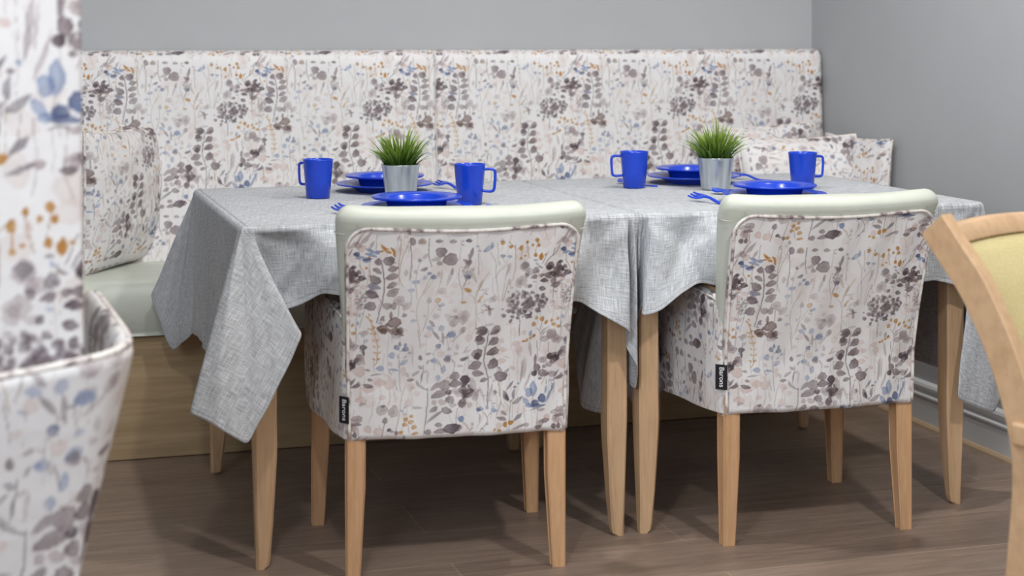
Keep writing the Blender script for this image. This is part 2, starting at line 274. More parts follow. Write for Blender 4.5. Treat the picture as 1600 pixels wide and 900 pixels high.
def add_lathe(bm, prof, seg=64):
    rings = []
    for r, z in prof: rings.append([(max(r, 1e-5) * math.cos(a), max(r, 1e-5) * math.sin(a), z) for a in np.linspace(0, 2 * math.pi, seg, endpoint=False)])
    add_loft(bm, rings)
def catmull(P, n):
    P = np.asarray(P, float); out = []
    for i in range(len(P) - 1):
        p0, p1, p2, p3 = P[max(i - 1, 0)], P[i], P[i + 1], P[min(i + 2, len(P) - 1)]
        for t in np.linspace(0, 1, n, endpoint=False):
            out.append(.5 * (2 * p1 + (p2 - p0) * t + (2 * p0 - 5 * p1 + 4 * p2 - p3) * t * t + (3 * p1 - p0 - 3 * p2 + p3) * t ** 3))
    out.append(P[-1]); return np.array(out)
def add_tube(bm, pts, r, seg=8, flat=None):
    pts = [Vector(p) for p in pts]; rings = []; up = Vector((0, 0, 1))
    for i, p in enumerate(pts):
        d = (pts[min(i + 1, len(pts) - 1)] - pts[max(i - 1, 0)]).normalized()
        if abs(d.dot(up)) > .95: up = Vector((0, 1, 0)) if abs(d.y) < .9 else Vector((1, 0, 0))
        a = d.cross(up).normalized(); b = a.cross(d).normalized(); up = b
        rr = r[i] if hasattr(r, '__len__') else r
        k = flat or 1.
        rings.append([p + a * rr * math.cos(t) + b * rr * k * math.sin(t) for t in np.linspace(0, 2 * math.pi, seg, endpoint=False)])
    add_loft(bm, rings)
def tube(name, pts, r, mat, parent=None, seg=8, flat=None):
    bm = bmesh.new(); add_tube(bm, pts, r, seg, flat); return from_bm(name, bm, mat, parent, True)
def copy_tree(o, parent=None):
    c = o.copy(); C.objects.link(c)
    if parent: c.parent = parent
    for ch in list(o.children): copy_tree(ch, c)
    return c

# ------------------------------------------------------------ materials
def srgb(r, g, b): return tuple((v / 12.92 if v <= .04045 else ((v + .055) / 1.055) ** 2.4) for v in (r / 255, g / 255, b / 255)) + (1,)
class NT:
    def __init__(s, name, rough=.5, spec=.5):
        s.m = bpy.data.materials.new(name); s.m.use_nodes = True; s.t = s.m.node_tree; s.n = s.t.nodes; s.l = s.t.links
        s.b = s.n['Principled BSDF']; s.b.inputs['Roughness'].default_value = rough; s.b.inputs['Specular IOR Level'].default_value = spec
    def add(s, typ, **kw):
        n = s.n.new(typ)
        for k, v in kw.items():
            if k.startswith('_'): setattr(n, k[1:], v)
            else: n.inputs[k.replace('__', ' ')].default_value = v
        return n
    def coords(s, kind='Object', scale=(1, 1, 1)):
        tc = s.add('ShaderNodeTexCoord'); mp = s.add('ShaderNodeMapping'); mp.inputs['Scale'].default_value = scale
        s.l.new(tc.outputs[kind], mp.inputs[0]); return mp.outputs[0]
    def noise(s, vec, scale, detail=3., rough=.5, dist=0.):
        n = s.add('ShaderNodeTexNoise', Scale=scale, Detail=detail, Roughness=rough, Distortion=dist); s.l.new(vec, n.inputs['Vector']); return n.outputs['Fac']
    def ramp(s, fac, stops):
        r = s.add('ShaderNodeValToRGB'); e = r.color_ramp.elements
        while len(e) < len(stops): e.new(.5)
        for k, (p, c) in enumerate(stops): e[k].position = p; e[k].color = c
        s.l.new(fac, r.inputs[0]); return r.outputs[0]
    def mix(s, fac, a, b, mode='MIX'):
        m = s.add('ShaderNodeMix', _data_type='RGBA', _blend_type=mode)
        for i, v in ((0, fac), (6, a), (7, b)):
            if isinstance(v, (int, float, tuple)): m.inputs[i].default_value = v
            else: s.l.new(v, m.inputs[i])
        return m.outputs[2]
    def math(s, op, a, b=0.):
        m = s.add('ShaderNodeMath', _operation=op)
        for i, v in ((0, a), (1, b)):
            if isinstance(v, (int, float)): m.inputs[i].default_value = v
            else: s.l.new(v, m.inputs[i])
        return m.outputs[0]
    def bump(s, h, strength=.3, dist=.001):
        b = s.add('ShaderNodeBump', Strength=strength, Distance=dist); s.l.new(h, b.inputs['Height']); s.l.new(b.outputs[0], s.b.inputs['Normal'])
    def color(s, v):
        if isinstance(v, tuple): s.b.inputs['Base Color'].default_value = v
        else: s.l.new(v, s.b.inputs['Base Color'])
def wood(name, c1, c2, scale, rough=.42):
    k = NT(name, rough, .4); v = k.coords('Object', scale)
    a = k.noise(v, 1., 5, .6, .6); b = k.noise(v, 5., 3, .6)
    col = k.ramp(a, [(.3, c1), (.7, c2)])
    k.color(k.mix(.18, col, k.ramp(b, [(.35, (.35, .3, .25, 1)), (.6, (1, 1, 1, 1))]), 'MULTIPLY')); k.bump(b, .08, .0006); return k.m
BEECH = wood('beech', srgb(192, 156, 120), srgb(212, 178, 142), (22, 22, 2.2))
BEECH_WARM = wood('beech_warm', srgb(196, 152, 112), srgb(216, 174, 134), (26, 26, 2.6))
BEECH_CURVED = wood('beech_curved', srgb(190, 154, 118), srgb(208, 174, 138), (10, 16, 7))
ASH = wood('ash_board', srgb(166, 141, 107), srgb(188, 163, 128), (1.6, 9, 24), .6)
def paint(name, c, rough=.6, amt=.03, sc=30.):
    k = NT(name, rough, .3); v = k.coords(); n = k.noise(v, sc, 4)
    k.color(k.ramp(n, [(.3, tuple(x * (1 - amt) for x in c[:3]) + (1,)), (.7, tuple(min(1, x * (1 + amt)) for x in c[:3]) + (1,))])); k.bump(n, .05, .0005); return k.m
WALL = paint('wall_paint', srgb(170, 171, 173), .75, .015, 6)
SKIRT = paint('skirting_paint', srgb(206, 208, 210), .35, .01, 12)
BEAD = paint('bead_wood', srgb(176, 152, 124), .6)
CEIL = paint('ceiling_paint', srgb(225, 225, 222), .8)
BLACK = paint('black_label', srgb(24, 24, 32), .6)
THREAD = paint('white_thread', srgb(235, 235, 235), .7)
def plastic():
    k = NT('blue_plastic', .2, .5); n = k.noise(k.coords(), 90, 2)
    k.color(k.ramp(n, [(.2, srgb(18, 60, 184)), (.8, srgb(22, 66, 196))])); k.b.inputs['Roughness'].default_value = .24; return k.m
BLUE = plastic()
def vinyl():
    k = NT('sage_vinyl', .42, .4); v = k.coords(); n = k.noise(v, 420, 3); m = k.noise(v, 14, 3)
    k.color(k.ramp(m, [(.3, srgb(192, 195, 184)), (.7, srgb(200, 203, 192))])); k.bump(k.math('ADD', n, k.math('MULTIPLY', m, 6.)), .25, .0012); return k.m
VINYL = vinyl()
def printed(name, rough=.42, wr=.35):
    k = NT(name, rough, .45); at = k.add('ShaderNodeAttribute', _attribute_name='print'); v = k.coords()
    m = k.noise(v, 16, 3, .5, .4); f = k.noise(v, 700, 2)
    k.l.new(at.outputs['Color'], k.b.inputs['Base Color']); k.bump(k.math('ADD', k.math('MULTIPLY', m, 5.), f), wr, .002); return k.m
PRINTED = printed('meadow_print_fabric')
def piping():
    k = NT('printed_piping', .5, .4); v = k.coords(); n = k.noise(v, 48, 3)
    k.color(k.ramp(n, [(.42, srgb(228, 222, 216)), (.55, srgb(206, 196, 192)), (.66, srgb(126, 110, 112))])); return k.m
PIPING = piping()
def linen():
    k = NT('woven_grey_cloth', .85, .15)
    a = k.noise(k.coords('UV', (520, 26, 1)), 1., 4, .65); b = k.noise(k.coords('UV', (26, 520, 1)), 1., 4, .65); c = k.noise(k.coords('UV', (3, 3, 1)), 1., 3)
    s = k.math('ADD', a, b); s2 = k.math('ADD', k.math('MULTIPLY', s, .5), k.math('MULTIPLY', k.math('SUBTRACT', c, .5), .1))
    col = k.ramp(s2, [(.36, srgb(130, 132, 136)), (.5, srgb(177, 179, 183)), (.64, srgb(214, 216, 221))])
    at = k.add('ShaderNodeAttribute', _attribute_name='hem'); h = at.outputs['Fac']
    line = k.math('LESS_THAN', k.math('ABSOLUTE', k.math('SUBTRACT', h, .011)), .0011)
    col = k.mix(k.math('MULTIPLY', line, .35), col, (.12, .125, .135, 1)); k.color(col)
    k.bump(s, .35, .0008); return k.m
LINEN = linen()
def zinc():
    k = NT('zinc', .3, .5); n = k.noise(k.coords('Object', (70, 70, 2)), 1., 3)
    k.b.inputs['Metallic'].default_value = 1.; k.color(k.ramp(n, [(.3, srgb(176, 184, 190)), (.7, srgb(214, 220, 224))]))
    k.l.new(k.ramp(n, [(.3, (.26,) * 3 + (1,)), (.7, (.4,) * 3 + (1,))]), k.b.inputs['Roughness']); return k.m
ZINC = zinc()
def grass():
    k = NT('grass_blades', .45, .4); at = k.add('ShaderNodeAttribute', _attribute_name='tip')
    k.color(k.ramp(at.outputs['Fac'], [(0., srgb(20, 38, 10)), (.4, srgb(62, 94, 22)), (.85, srgb(140, 168, 60)), (1., srgb(168, 150, 100))])); return k.m
GRASS = grass()
SOIL = paint('dark_filling', srgb(40, 48, 26), .9)
def mustard():
    k = NT('mustard_weave', .85, .2); v = k.coords(); a = k.noise(v, 260, 3, .6); w_ = k.add('ShaderNodeTexWave', Scale=190., Distortion=2.); k.l.new(v, w_.inputs[0])
    s = k.math('ADD', k.math('MULTIPLY', a, .6), k.math('MULTIPLY', w_.outputs['Fac'], .4))
    k.color(k.ramp(s, [(.25, srgb(176, 160, 108)), (.6, srgb(206, 192, 146)), (.8, srgb(220, 208, 166))])); k.bump(s, .5, .001); return k.m
MUSTARD = mustard()
def floor_mat():
    k = NT('oak_plank_floor', .42, .35); tc = k.coords('Object', (1, 1, 1))
    br = k.add('ShaderNodeTexBrick', Scale=1., _offset=.37, _offset_frequency=2); k.l.new(tc, br.inputs['Vector'])
    for nm, v in (('Mortar Size', .0011), ('Brick Width', 1.5), ('Row Height', .235), ('Bias', 0.), ('Mortar Smooth', .1)): br.inputs[nm].default_value = v
    br.inputs['Color1'].default_value = srgb(150, 131, 118); br.inputs['Color2'].default_value = srgb(136, 118, 106); br.inputs['Mortar'].default_value = srgb(176, 158, 140)
    g = k.noise(k.coords('Object', (2.2, 34, 1)), 1., 6, .65, .7); g2 = k.noise(k.coords('Object', (9, 130, 1)), 1., 4, .6, .3)
    col = k.mix(.55, br.outputs['Color'], k.ramp(g, [(.3, (.55, .52, .5, 1)), (.68, (1.1, 1.08, 1.06, 1))]), 'MULTIPLY')
    col = k.mix(.4, col, k.ramp(g2, [(.35, (.6, .58, .56, 1)), (.6, (1.1, 1.1, 1.1, 1))]), 'MULTIPLY')
    k.color(col); d = k.noise(k.coords('Object', (3, 3, 1)), 1., 5, .7)
    k.l.new(k.ramp(d, [(.35, (.34,) * 3 + (1,)), (.7, (.56,) * 3 + (1,))]), k.b.inputs['Roughness']); k.bump(k.math('ADD', g2, k.math('MULTIPLY', g, .6)), .15, .0012); return k.m
FLOOR = floor_mat()
PRINT = draw_print()

# ------------------------------------------------------------ the room
XW, YB = 2.642, 5.10
def slab(name, a, b, mat):
    o = box(name, [(a[i] + b[i]) / 2 for i in range(3)], [b[i] - a[i] for i in range(3)], mat, None, 0); return tag(o, kind='structure')
slab('floor', (-2.5, -2.5, -.1), (XW + .1, YB + .1, 0), FLOOR)
slab('wall_back', (-2.5, YB, 0), (XW, YB + .1, 2.7), WALL)
slab('wall_right', (XW, -2.5, 0), (XW + .1, YB + .1, 2.7), WALL)
slab('ceiling', (-2.5, -.2, 2.7), (XW + .1, YB + .1, 2.8), CEIL)
prof = [(0, 0), (.017, 0), (.017, .086), (.0205, .0875), (.0205, .092), (.014, .096), (.0135, .103), (.0175, .109), (.0185, .118), (.015, .126), (.008, .130), (0, .131)]
bm = bmesh.new(); add_loft(bm, [[(XW - a, y, b) for a, b in prof] for y in (-2.5, 4.60)]); tag(from_bm('baseboard_right', bm, SKIRT), kind='structure')
bm = bmesh.new(); add_loft(bm, [[(XW - .017 - a, y, b) for a, b in ((0, 0), (.014, 0), (.013, .006), (.008, .012), (0, .014))] for y in (-2.5, 4.60)]); tag(from_bm('trim_1', bm, BEAD), kind='structure')

# ------------------------------------------------------------ built-in bench
BX0 = -1.3
bench = empty('banquette_bench', (.7, 4.85, 0), 0, 'long built-in banquette bench along the back wall, floral upholstered back, sage seat, pale wood plinth', 'bench')
def bl(P): P = np.array(P, float); P[..., 0] -= .7; P[..., 1] -= 4.85; return P
box('plinth', ((BX0 + XW) / 2 - .7, (4.64 + 5.08) / 2 - 4.85, .1695), (XW - BX0 - .004, .44, .335), ASH, bench, .002)
# seat cushion: rounded section drawn out along x
sec = [(5.0, .342), (4.66, .342)] + [(4.625 + .035 - .035 * math.cos(a) - 0, .42 - .06 * math.sin(-a) - .0) for a in ()]
sec = [(4.99, .342), (4.64, .342), (4.622, .350), (4.612, .372), (4.606, .405), (4.607, .44), (4.616, .468), (4.636, .487), (4.67, .496), (4.75, .501), (4.99, .503)]
sec = catmull(sec, 4); xs = np.linspace(BX0, XW - .004, 60)
P = np.array([[(x, y, z) for y, z in sec] for x in xs])
grid('seat_cushion', bl(P), VINYL, bench)
# upholstered back: face, rolled top, end
n_x, n_t = 1340, 345
xs = np.linspace(.08, XW - .003, n_x)
face = catmull([(4.935, .46), (4.945, .50), (4.985, .80), (5.0, 1.02), (5.004, 1.085), (5.012, 1.106), (5.03, 1.118), (5.06, 1.121), (5.094, 1.119)], 40)
dl = np.r_[0, np.cumsum(np.hypot(*np.diff(face, axis=0).T))]; tt = np.linspace(0, dl[-1], n_t)
fy, fz = np.interp(tt, dl, face[:, 0]), np.interp(tt, dl, face[:, 1])
X = np.repeat(xs[:, None], n_t, 1); Y = np.repeat(fy[None], n_x, 0).copy(); Z = np.repeat(fz[None], n_x, 0).copy()
end = np.clip((X - (XW - .033)) / .03, 0, 1); Y += .03 * (1 - np.sqrt(np.clip(1 - end ** 2, 0, 1)))
for xsm in (1.29,): Y += .006 * np.exp(-((X - xsm) / .004) ** 2)
Y += .0022 * np.sin(X * 23 + 2 * np.sin(Z * 9)) * np.clip((1.1 - Z) / .2, 0, 1)
Y = np.minimum(Y, 5.096)
U = np.where(X > 1.29, X - .413, X - .285); V = np.repeat((tt[-1] - tt)[None], n_x, 0) - .075
grid('back_cushion', bl(np.stack([X, Y, Z], -1)), PRINTED, bench, pr=np.stack([U, V], -1))
xs2 = np.linspace(BX0, .08, 60); ts2 = np.arange(0, n_t, 6)
X2 = np.repeat(xs2[:, None], len(ts2), 1)
grid('back_cushion', bl(np.stack([X2, np.repeat(fy[ts2][None], 60, 0), np.repeat(fz[ts2][None], 60, 0)], -1)), PRINTED, bench, pr=np.stack([X2 - .285, np.repeat((tt[-1] - tt[ts2])[None] - .075, 60, 0)], -1))
box('back_board', ((BX0 + XW) / 2 - .7, 5.05 - 4.85, .76), (XW - BX0 - .012, .06, .66), ASH, bench, .002)
tube('seam', [bl((1.29, y - .0015, z)) for y, z in zip(fy[20::12], fz[20::12])], .0012, PIPING, bench, 6)

# ------------------------------------------------------------ tables
def table_leg(bm, x, y, sx, sy):                       # sx, sy point to the outside of the table
    rings = []
    for z, wd, off in ((.70, .048, 0), (.34, .049, 0), (.27, .050, 0), (.23, .048, .001), (.10, .038, .004), (.02, .031, .005), (.006, .028, .005), (0, .021, .005)):
        c = .004 if z > .03 else .006; h = wd / 2; cx = x + sx * (.024 - h - off); cy = y + sy * (.024 - h - off)
        rings.append([(cx + a * h + (-a * c if k else 0), cy + b * h + (0 if k else -b * c), z) for a, b, k in ((1, 1, 0), (1, 1, 1), (-1, 1, 1), (-1, 1, 0), (-1, -1, 0), (-1, -1, 1), (1, -1, 1), (1, -1, 0))])
    add_loft(bm, rings)
def table(cx, label):
    t = empty('dining_table', (cx, 4.026, 0), 0, label, 'table')
    box('tabletop', (0, 0, .735), (.892, .895, .028), BEECH, t, .006)
    for s in (-1, 1):
        box('apron', (0, s * .40, .68), (.76, .02, .08), BEECH, t, .002)
        box('apron', (s * .405, 0, .68), (.02, .76, .08), BEECH, t, .002)
    for sx in (-1, 1):
        for sy in (-1, 1):
            bm = bmesh.new(); table_leg(bm, sx * .4096, sy * .4044, sx, sy); from_bm('leg', bm, BEECH, t)
    return t
table(.9556, 'square beech dining table under the left grey cloth, tapered wooden legs')
table(1.8526, 'square beech dining table under the right grey cloth, next to the right wall')

ZT = .7535
def cloth(name, x0, x1, y0, y1, stations, label):
    """stations run once round the table: (top x, top y, hem xyz, outward bow, cloth x, cloth y of the hem)"""
    me_t = []; S = stations + [stations[0]]
    top, hem, bow, cu = [], [], [], []
    for a, b in zip(S[:-1], S[1:]):
        L = max(math.dist(a[2], b[2]), math.dist(a[:2], b[:2]), .02); n = max(3, int(L / .006))
        for t in np.linspace(0, 1, n, endpoint=False):
            lerp = lambda p, q: np.array(p, float) * (1 - t) + np.array(q, float) * t
            top.append(lerp(a[:2], b[:2])); hem.append(lerp(a[2], b[2])); bow.append(a[3] * (1 - t) + b[3] * t); cu.append(lerp(a[4:6], b[4:6]))
    top, hem, bow, cu = map(np.array, (top, hem, bow, cu)); n = len(top)
    def smooth(A, k):
        for _ in range(k): A = .25 * np.roll(A, 1, 0) + .5 * A + .25 * np.roll(A, -1, 0)
        return A
    hem = smooth(hem, 7); bow = smooth(bow, 10)
    nt = 72; T = np.linspace(0, 1, nt)
    cx, cy = (x0 + x1) / 2, (y0 + y1) / 2
    out = np.stack([np.clip((top[:, 0] - cx) / (x1 - x0) * 2, -1, 1), np.clip((top[:, 1] - cy) / (y1 - y0) * 2, -1, 1)], -1)
    out = np.where(np.abs(out) > .985, out, 0); ln = np.linalg.norm(out, axis=1, keepdims=True); out = smooth(out / np.maximum(ln, 1e-6), 6)
    tp = np.concatenate([top, np.full((n, 1), ZT)], 1)
    R = .013
    P = np.empty((n, nt, 3)); rng = np.random.default_rng(int(x0 * 100))
    arc = np.arange(n) * .006
    dirv = hem - tp; dl = np.linalg.norm(dirv, axis=1, keepdims=True); dh = dirv[:, :2] / np.maximum(-dirv[:, 2:], .02)
    for j, t in enumerate(T):
        # rounded shoulder first, then a straight fall to the hem with a bow
        sh = min(1, t / .05); a = sh * math.pi / 2
        p = tp + np.concatenate([out * R * math.sin(a), np.full((n, 1), -R * (1 - math.cos(a)))], 1)
        q = max(0, (t - .05) / .95)
        start = tp + np.concatenate([out * R, np.full((n, 1), -R)], 1)
        base = start * (1 - q) + hem * q
        b = bow * math.sin(math.pi * q ** .8)
        front = (np.abs(top[:, 1] - y0) < .003).astype(float) * np.clip((top[:, 0] - x0) / .02, 0, 1) * np.clip((x1 - top[:, 0]) / .02, 0, 1)
        rad = 0
        for dcor, ph, am in ((top[:, 0] - x0, 1.1, .013), (x1 - top[:, 0], 2.6, .011)):      # folds fanning out from the two front corners
            rr_ = np.hypot(dcor, .25 * t); th_ = np.arctan2(.25 * t, dcor + 1e-6)
            rad = rad + am * np.sin(th_ * 7.5 + ph) * np.exp(-rr_ / .24) * np.minimum(1, rr_ / .05) * t ** .5
        wr = smooth(rad * front, 3) + (.0028 * np.sin(arc * 26 + 3 * q) + .0016 * np.sin(arc * 61 + 9 * q + 2)) * q ** 1.3
        pp = base + np.concatenate([out * (b + wr * min(1, q * 5))[:, None], np.zeros((n, 1))], 1)
        P[:, j] = p if t < .05 else pp
    # cloth coordinates for the weave
    UV = np.empty((n, nt, 2)); UV[:] = top[:, None] * (1 - T)[None, :, None] + cu[:, None] * T[None, :, None]
    hd = (1 - T)[None, :] * np.maximum(dl, .1)
    V = P.reshape(-1, 3); Q = quads(n, nt, cu=True)
    # tabletop sheet
    m = 90; gx, gy = np.meshgrid(np.linspace(x0, x1, m), np.linspace(y0, y1, m), indexing='ij')
    edge = np.minimum.reduce([gx - x0, x1 - gx, gy - y0, y1 - gy])
    gz = ZT + np.clip(edge / .05, 0, 1) * (.0006 * np.sin(gx * 31 + gy * 12) + .0008 * np.exp(-((gx - cx) / .006) ** 2) + .0008 * np.exp(-((gy - cy - .05) / .006) ** 2))
    V2 = np.stack([gx, gy, gz], -1).reshape(-1, 3); Q2 = quads(m, m) + len(V)
    me = raw(name, np.vstack([V, V2]), np.vstack([Q, Q2]))
    add_uv(me, np.vstack([UV.reshape(-1, 2), V2[:, :2]]))
    at = me.attributes.new('hem', 'FLOAT', 'POINT'); at.data.foreach_set('value', np.r_[np.broadcast_to(hd, (n, nt)).ravel(), np.full(len(V2), 1.)].astype(np.float32))
    o = link(name, me, LINEN); so = o.modifiers.new('thickness', 'SOLIDIFY'); so.thickness = .0012; so.offset = 0
    return tag(o, label, 'tablecloth')
# left cloth
x0, x1, y0, y1 = .4975, 1.4005, 3.573, 4.478
st = [
 (x1 - .02, y1, (1.385, 4.492, .50), 0, x1, y1 + .26),
 (.62, y1, (.64, 4.500, .50), 0, .62, y1 + .26),
 (x0 + .05, y1, (.60, 4.505, .48), 0, x0 + .03, y1 + .28),
 (x0 + .001, y1, ony(233, 455, 4.575), .0, x0 - .10, y1 + .3),
 (x0, y1 - .001, ony(268, 549, 4.555), .0, x0 - .38, y1 + .3),
 (x0, y1 - .03, ony(303, 520, 4.43), .0, x0 - .38, y1 + .02),
 (x0, y1 - .08, (.484, 4.36, .38), .0, x0 - .38, 4.36),
 (x0, 3.9, (.482, 3.9, .375), .0, x0 - .38, 3.9),
 (x0, 3.68, (.486, 3.72, .375), .0, x0 - .38, 3.7),
 (x0, 3.62, (.488, 3.63, .372), .0, x0 - .38, 3.62),
 (x0, y0 + .004, ony(293, 645, 3.47), .004, x0 - .38, y0 - .10),
 (x0, y0 + .002, ony(340, 668, 3.432), .014, x0 - .38, y0 - .18),
 (x0 + .001, y0, ony(388, 696, 3.455), .0, x0 - .38, y0 - .26),
 (x0 + .004, y0, ony(476, 520, 3.505), .006, x0 - .10, y0 - .26),
 (x0 + .03, y0, ony(425, 492, 3.556), -.035, x0 + .02, y0 - .26),
 (x0 + .10, y0, ony(468, 478, 3.53), -.045, x0 + .10, y0 - .24),
 (x0 + .17, y0, ony(502, 457, 3.518), .03, x0 + .17, y0 - .22),
 (x0 + .25, y0, ony(545, 463, 3.505), .03, x0 + .25, y0 - .22),
 (x0 + .45, y0, (.95, 3.50, .56), .015, x0 + .45, y0 - .2),
 (x0 + .74, y0, ony(905, 470, 3.505), .03, 1.24, y0 - .21),
 (x0 + .80, y0, ony(935, 489, 3.50), -.03, 1.30, y0 - .23),
 (x0 + .875, y0, ony(985, 517, 3.52), .012, 1.375, y0 - .26),
 (x0 + .885, y0 + .001, ony(976, 540, 3.565), -.03, 1.39, y0 - .27),
 (x1 - .012, y0 + .001, ony(997, 572, 3.55), .012, 1.42, y0 - .28),
 (x1 - .006, y0 + .002, ony(993, 610, 3.588), -.004, 1.45, y0 - .28),
 (x1 - .004, y0 + .004, (1.396, 3.66, .35), -.004, 1.5, y0 - .28),
 (x1 - .002, y0 + .01, ony(945, 648, 3.71), -.02, 1.62, y0 - .26),
 (x1 - .001, y0 + .04, ony(905, 636, 3.74), -.02, 1.7, y0 - .1),
 (x1, y0 + .12, (1.33, 3.82, .47), .0, 1.7, 3.7),
 (x1, y0 + .2, (1.396, 3.87, .47), -.004, 1.7, 3.85),
 (x1, y1 - .05, (1.396, 4.43, .47), -.004, 1.7, 4.43),
]
cloth('tablecloth', x0, x1, y0, y1, st, 'woven grey tablecloth with a long pointed corner hanging in front, on the left table')
x0, x1 = 1.4065, 2.31
st = [
 (x1 - .02, y1, (2.29, 4.492, .50), 0, x1, y1 + .26),
 (x0 + .03, y1, (1.43, 4.492, .50), 0, x0, y1 + .26),
 (x0, y1 - .05, (1.411, 4.43, .47), -.004, 1.1, 4.43),
 (x0, y0 + .2, (1.411, 3.87, .47), -.004, 1.1, 3.85),
 (x0, y0 + .12, (1.50, 3.83, .44), .0, 1.1, 3.7),
 (x0 + .001, y0 + .04, ony(1038, 605, 3.76), -.02, 1.1, y0 - .1),
 (x0 + .003, y0 + .01, ony(1000, 655, 3.72), -.02, 1.15, y0 - .26),
 (x0 + .003, y0 + .006, (1.411, 3.69, .33), -.006, 1.34, y0 - .28),
 (x0 + .005, y0 + .002, (1.4125, 3.60, .50), -.006, 1.38, y0 - .28),
 (x0 + .012, y0 + .001, (1.414, 3.555, .555), -.03, 1.40, y0 - .27),
 (x0 + .03, y0, ony(1001, 495, 3.52), .014, 1.415, y0 - .26),
 (x0 + .07, y0, ony(1030, 488, 3.50), .0, 1.47, y0 - .25),
 (x0 + .13, y0, ony(1062, 462, 3.505), -.03, 1.53, y0 - .24),
 (x0 + .18, y0, ony(1092, 440, 3.52), .02, 1.58, y0 - .23),
 (x0 + .25, y0, ony(1128, 448, 3.515), .035, 1.64, y0 - .22),
 (x0 + .45, y0, (1.86, 3.51, .56), .012, 1.86, y0 - .2),
 (x1 - .14, y0, ony(1462, 438, 3.535), .0, 2.17, y0 - .2),
 (x1 - .05, y0, ony(1500, 447, 3.545), .0, 2.26, y0 - .22),
 (x1 - .02, y0, ony(1520, 470, 3.565), -.01, 2.30, y0 - .22),
 (x1 - .003, y0, ony(1492, 622, 3.535), .0, 2.33, y0 - .26),
 (x1 - .001, y0 + .001, ony(1556, 647, 3.56), .012, 2.72, y0 - .26),
 (x1, y0 + .006, ony(1580, 560, 3.62), .0, 2.76, y0 - .02),
 (x1, y0 + .05, (2.34, 3.70, .34), -.01, 2.7, y0 + .1),
 (x1, y0 + .16, (2.33, 3.78, .30), .0, 2.76, 3.75),
 (x1, 4.1, (2.328, 4.1, .30), .0, 2.76, 4.1),
 (x1, y1 - .05, (2.328, 4.43, .30), .0, 2.76, 4.43),
]
cloth('tablecloth', x0, x1, y0, y1, st, 'woven grey tablecloth pleated beside the table gap, on the right table near the wall')

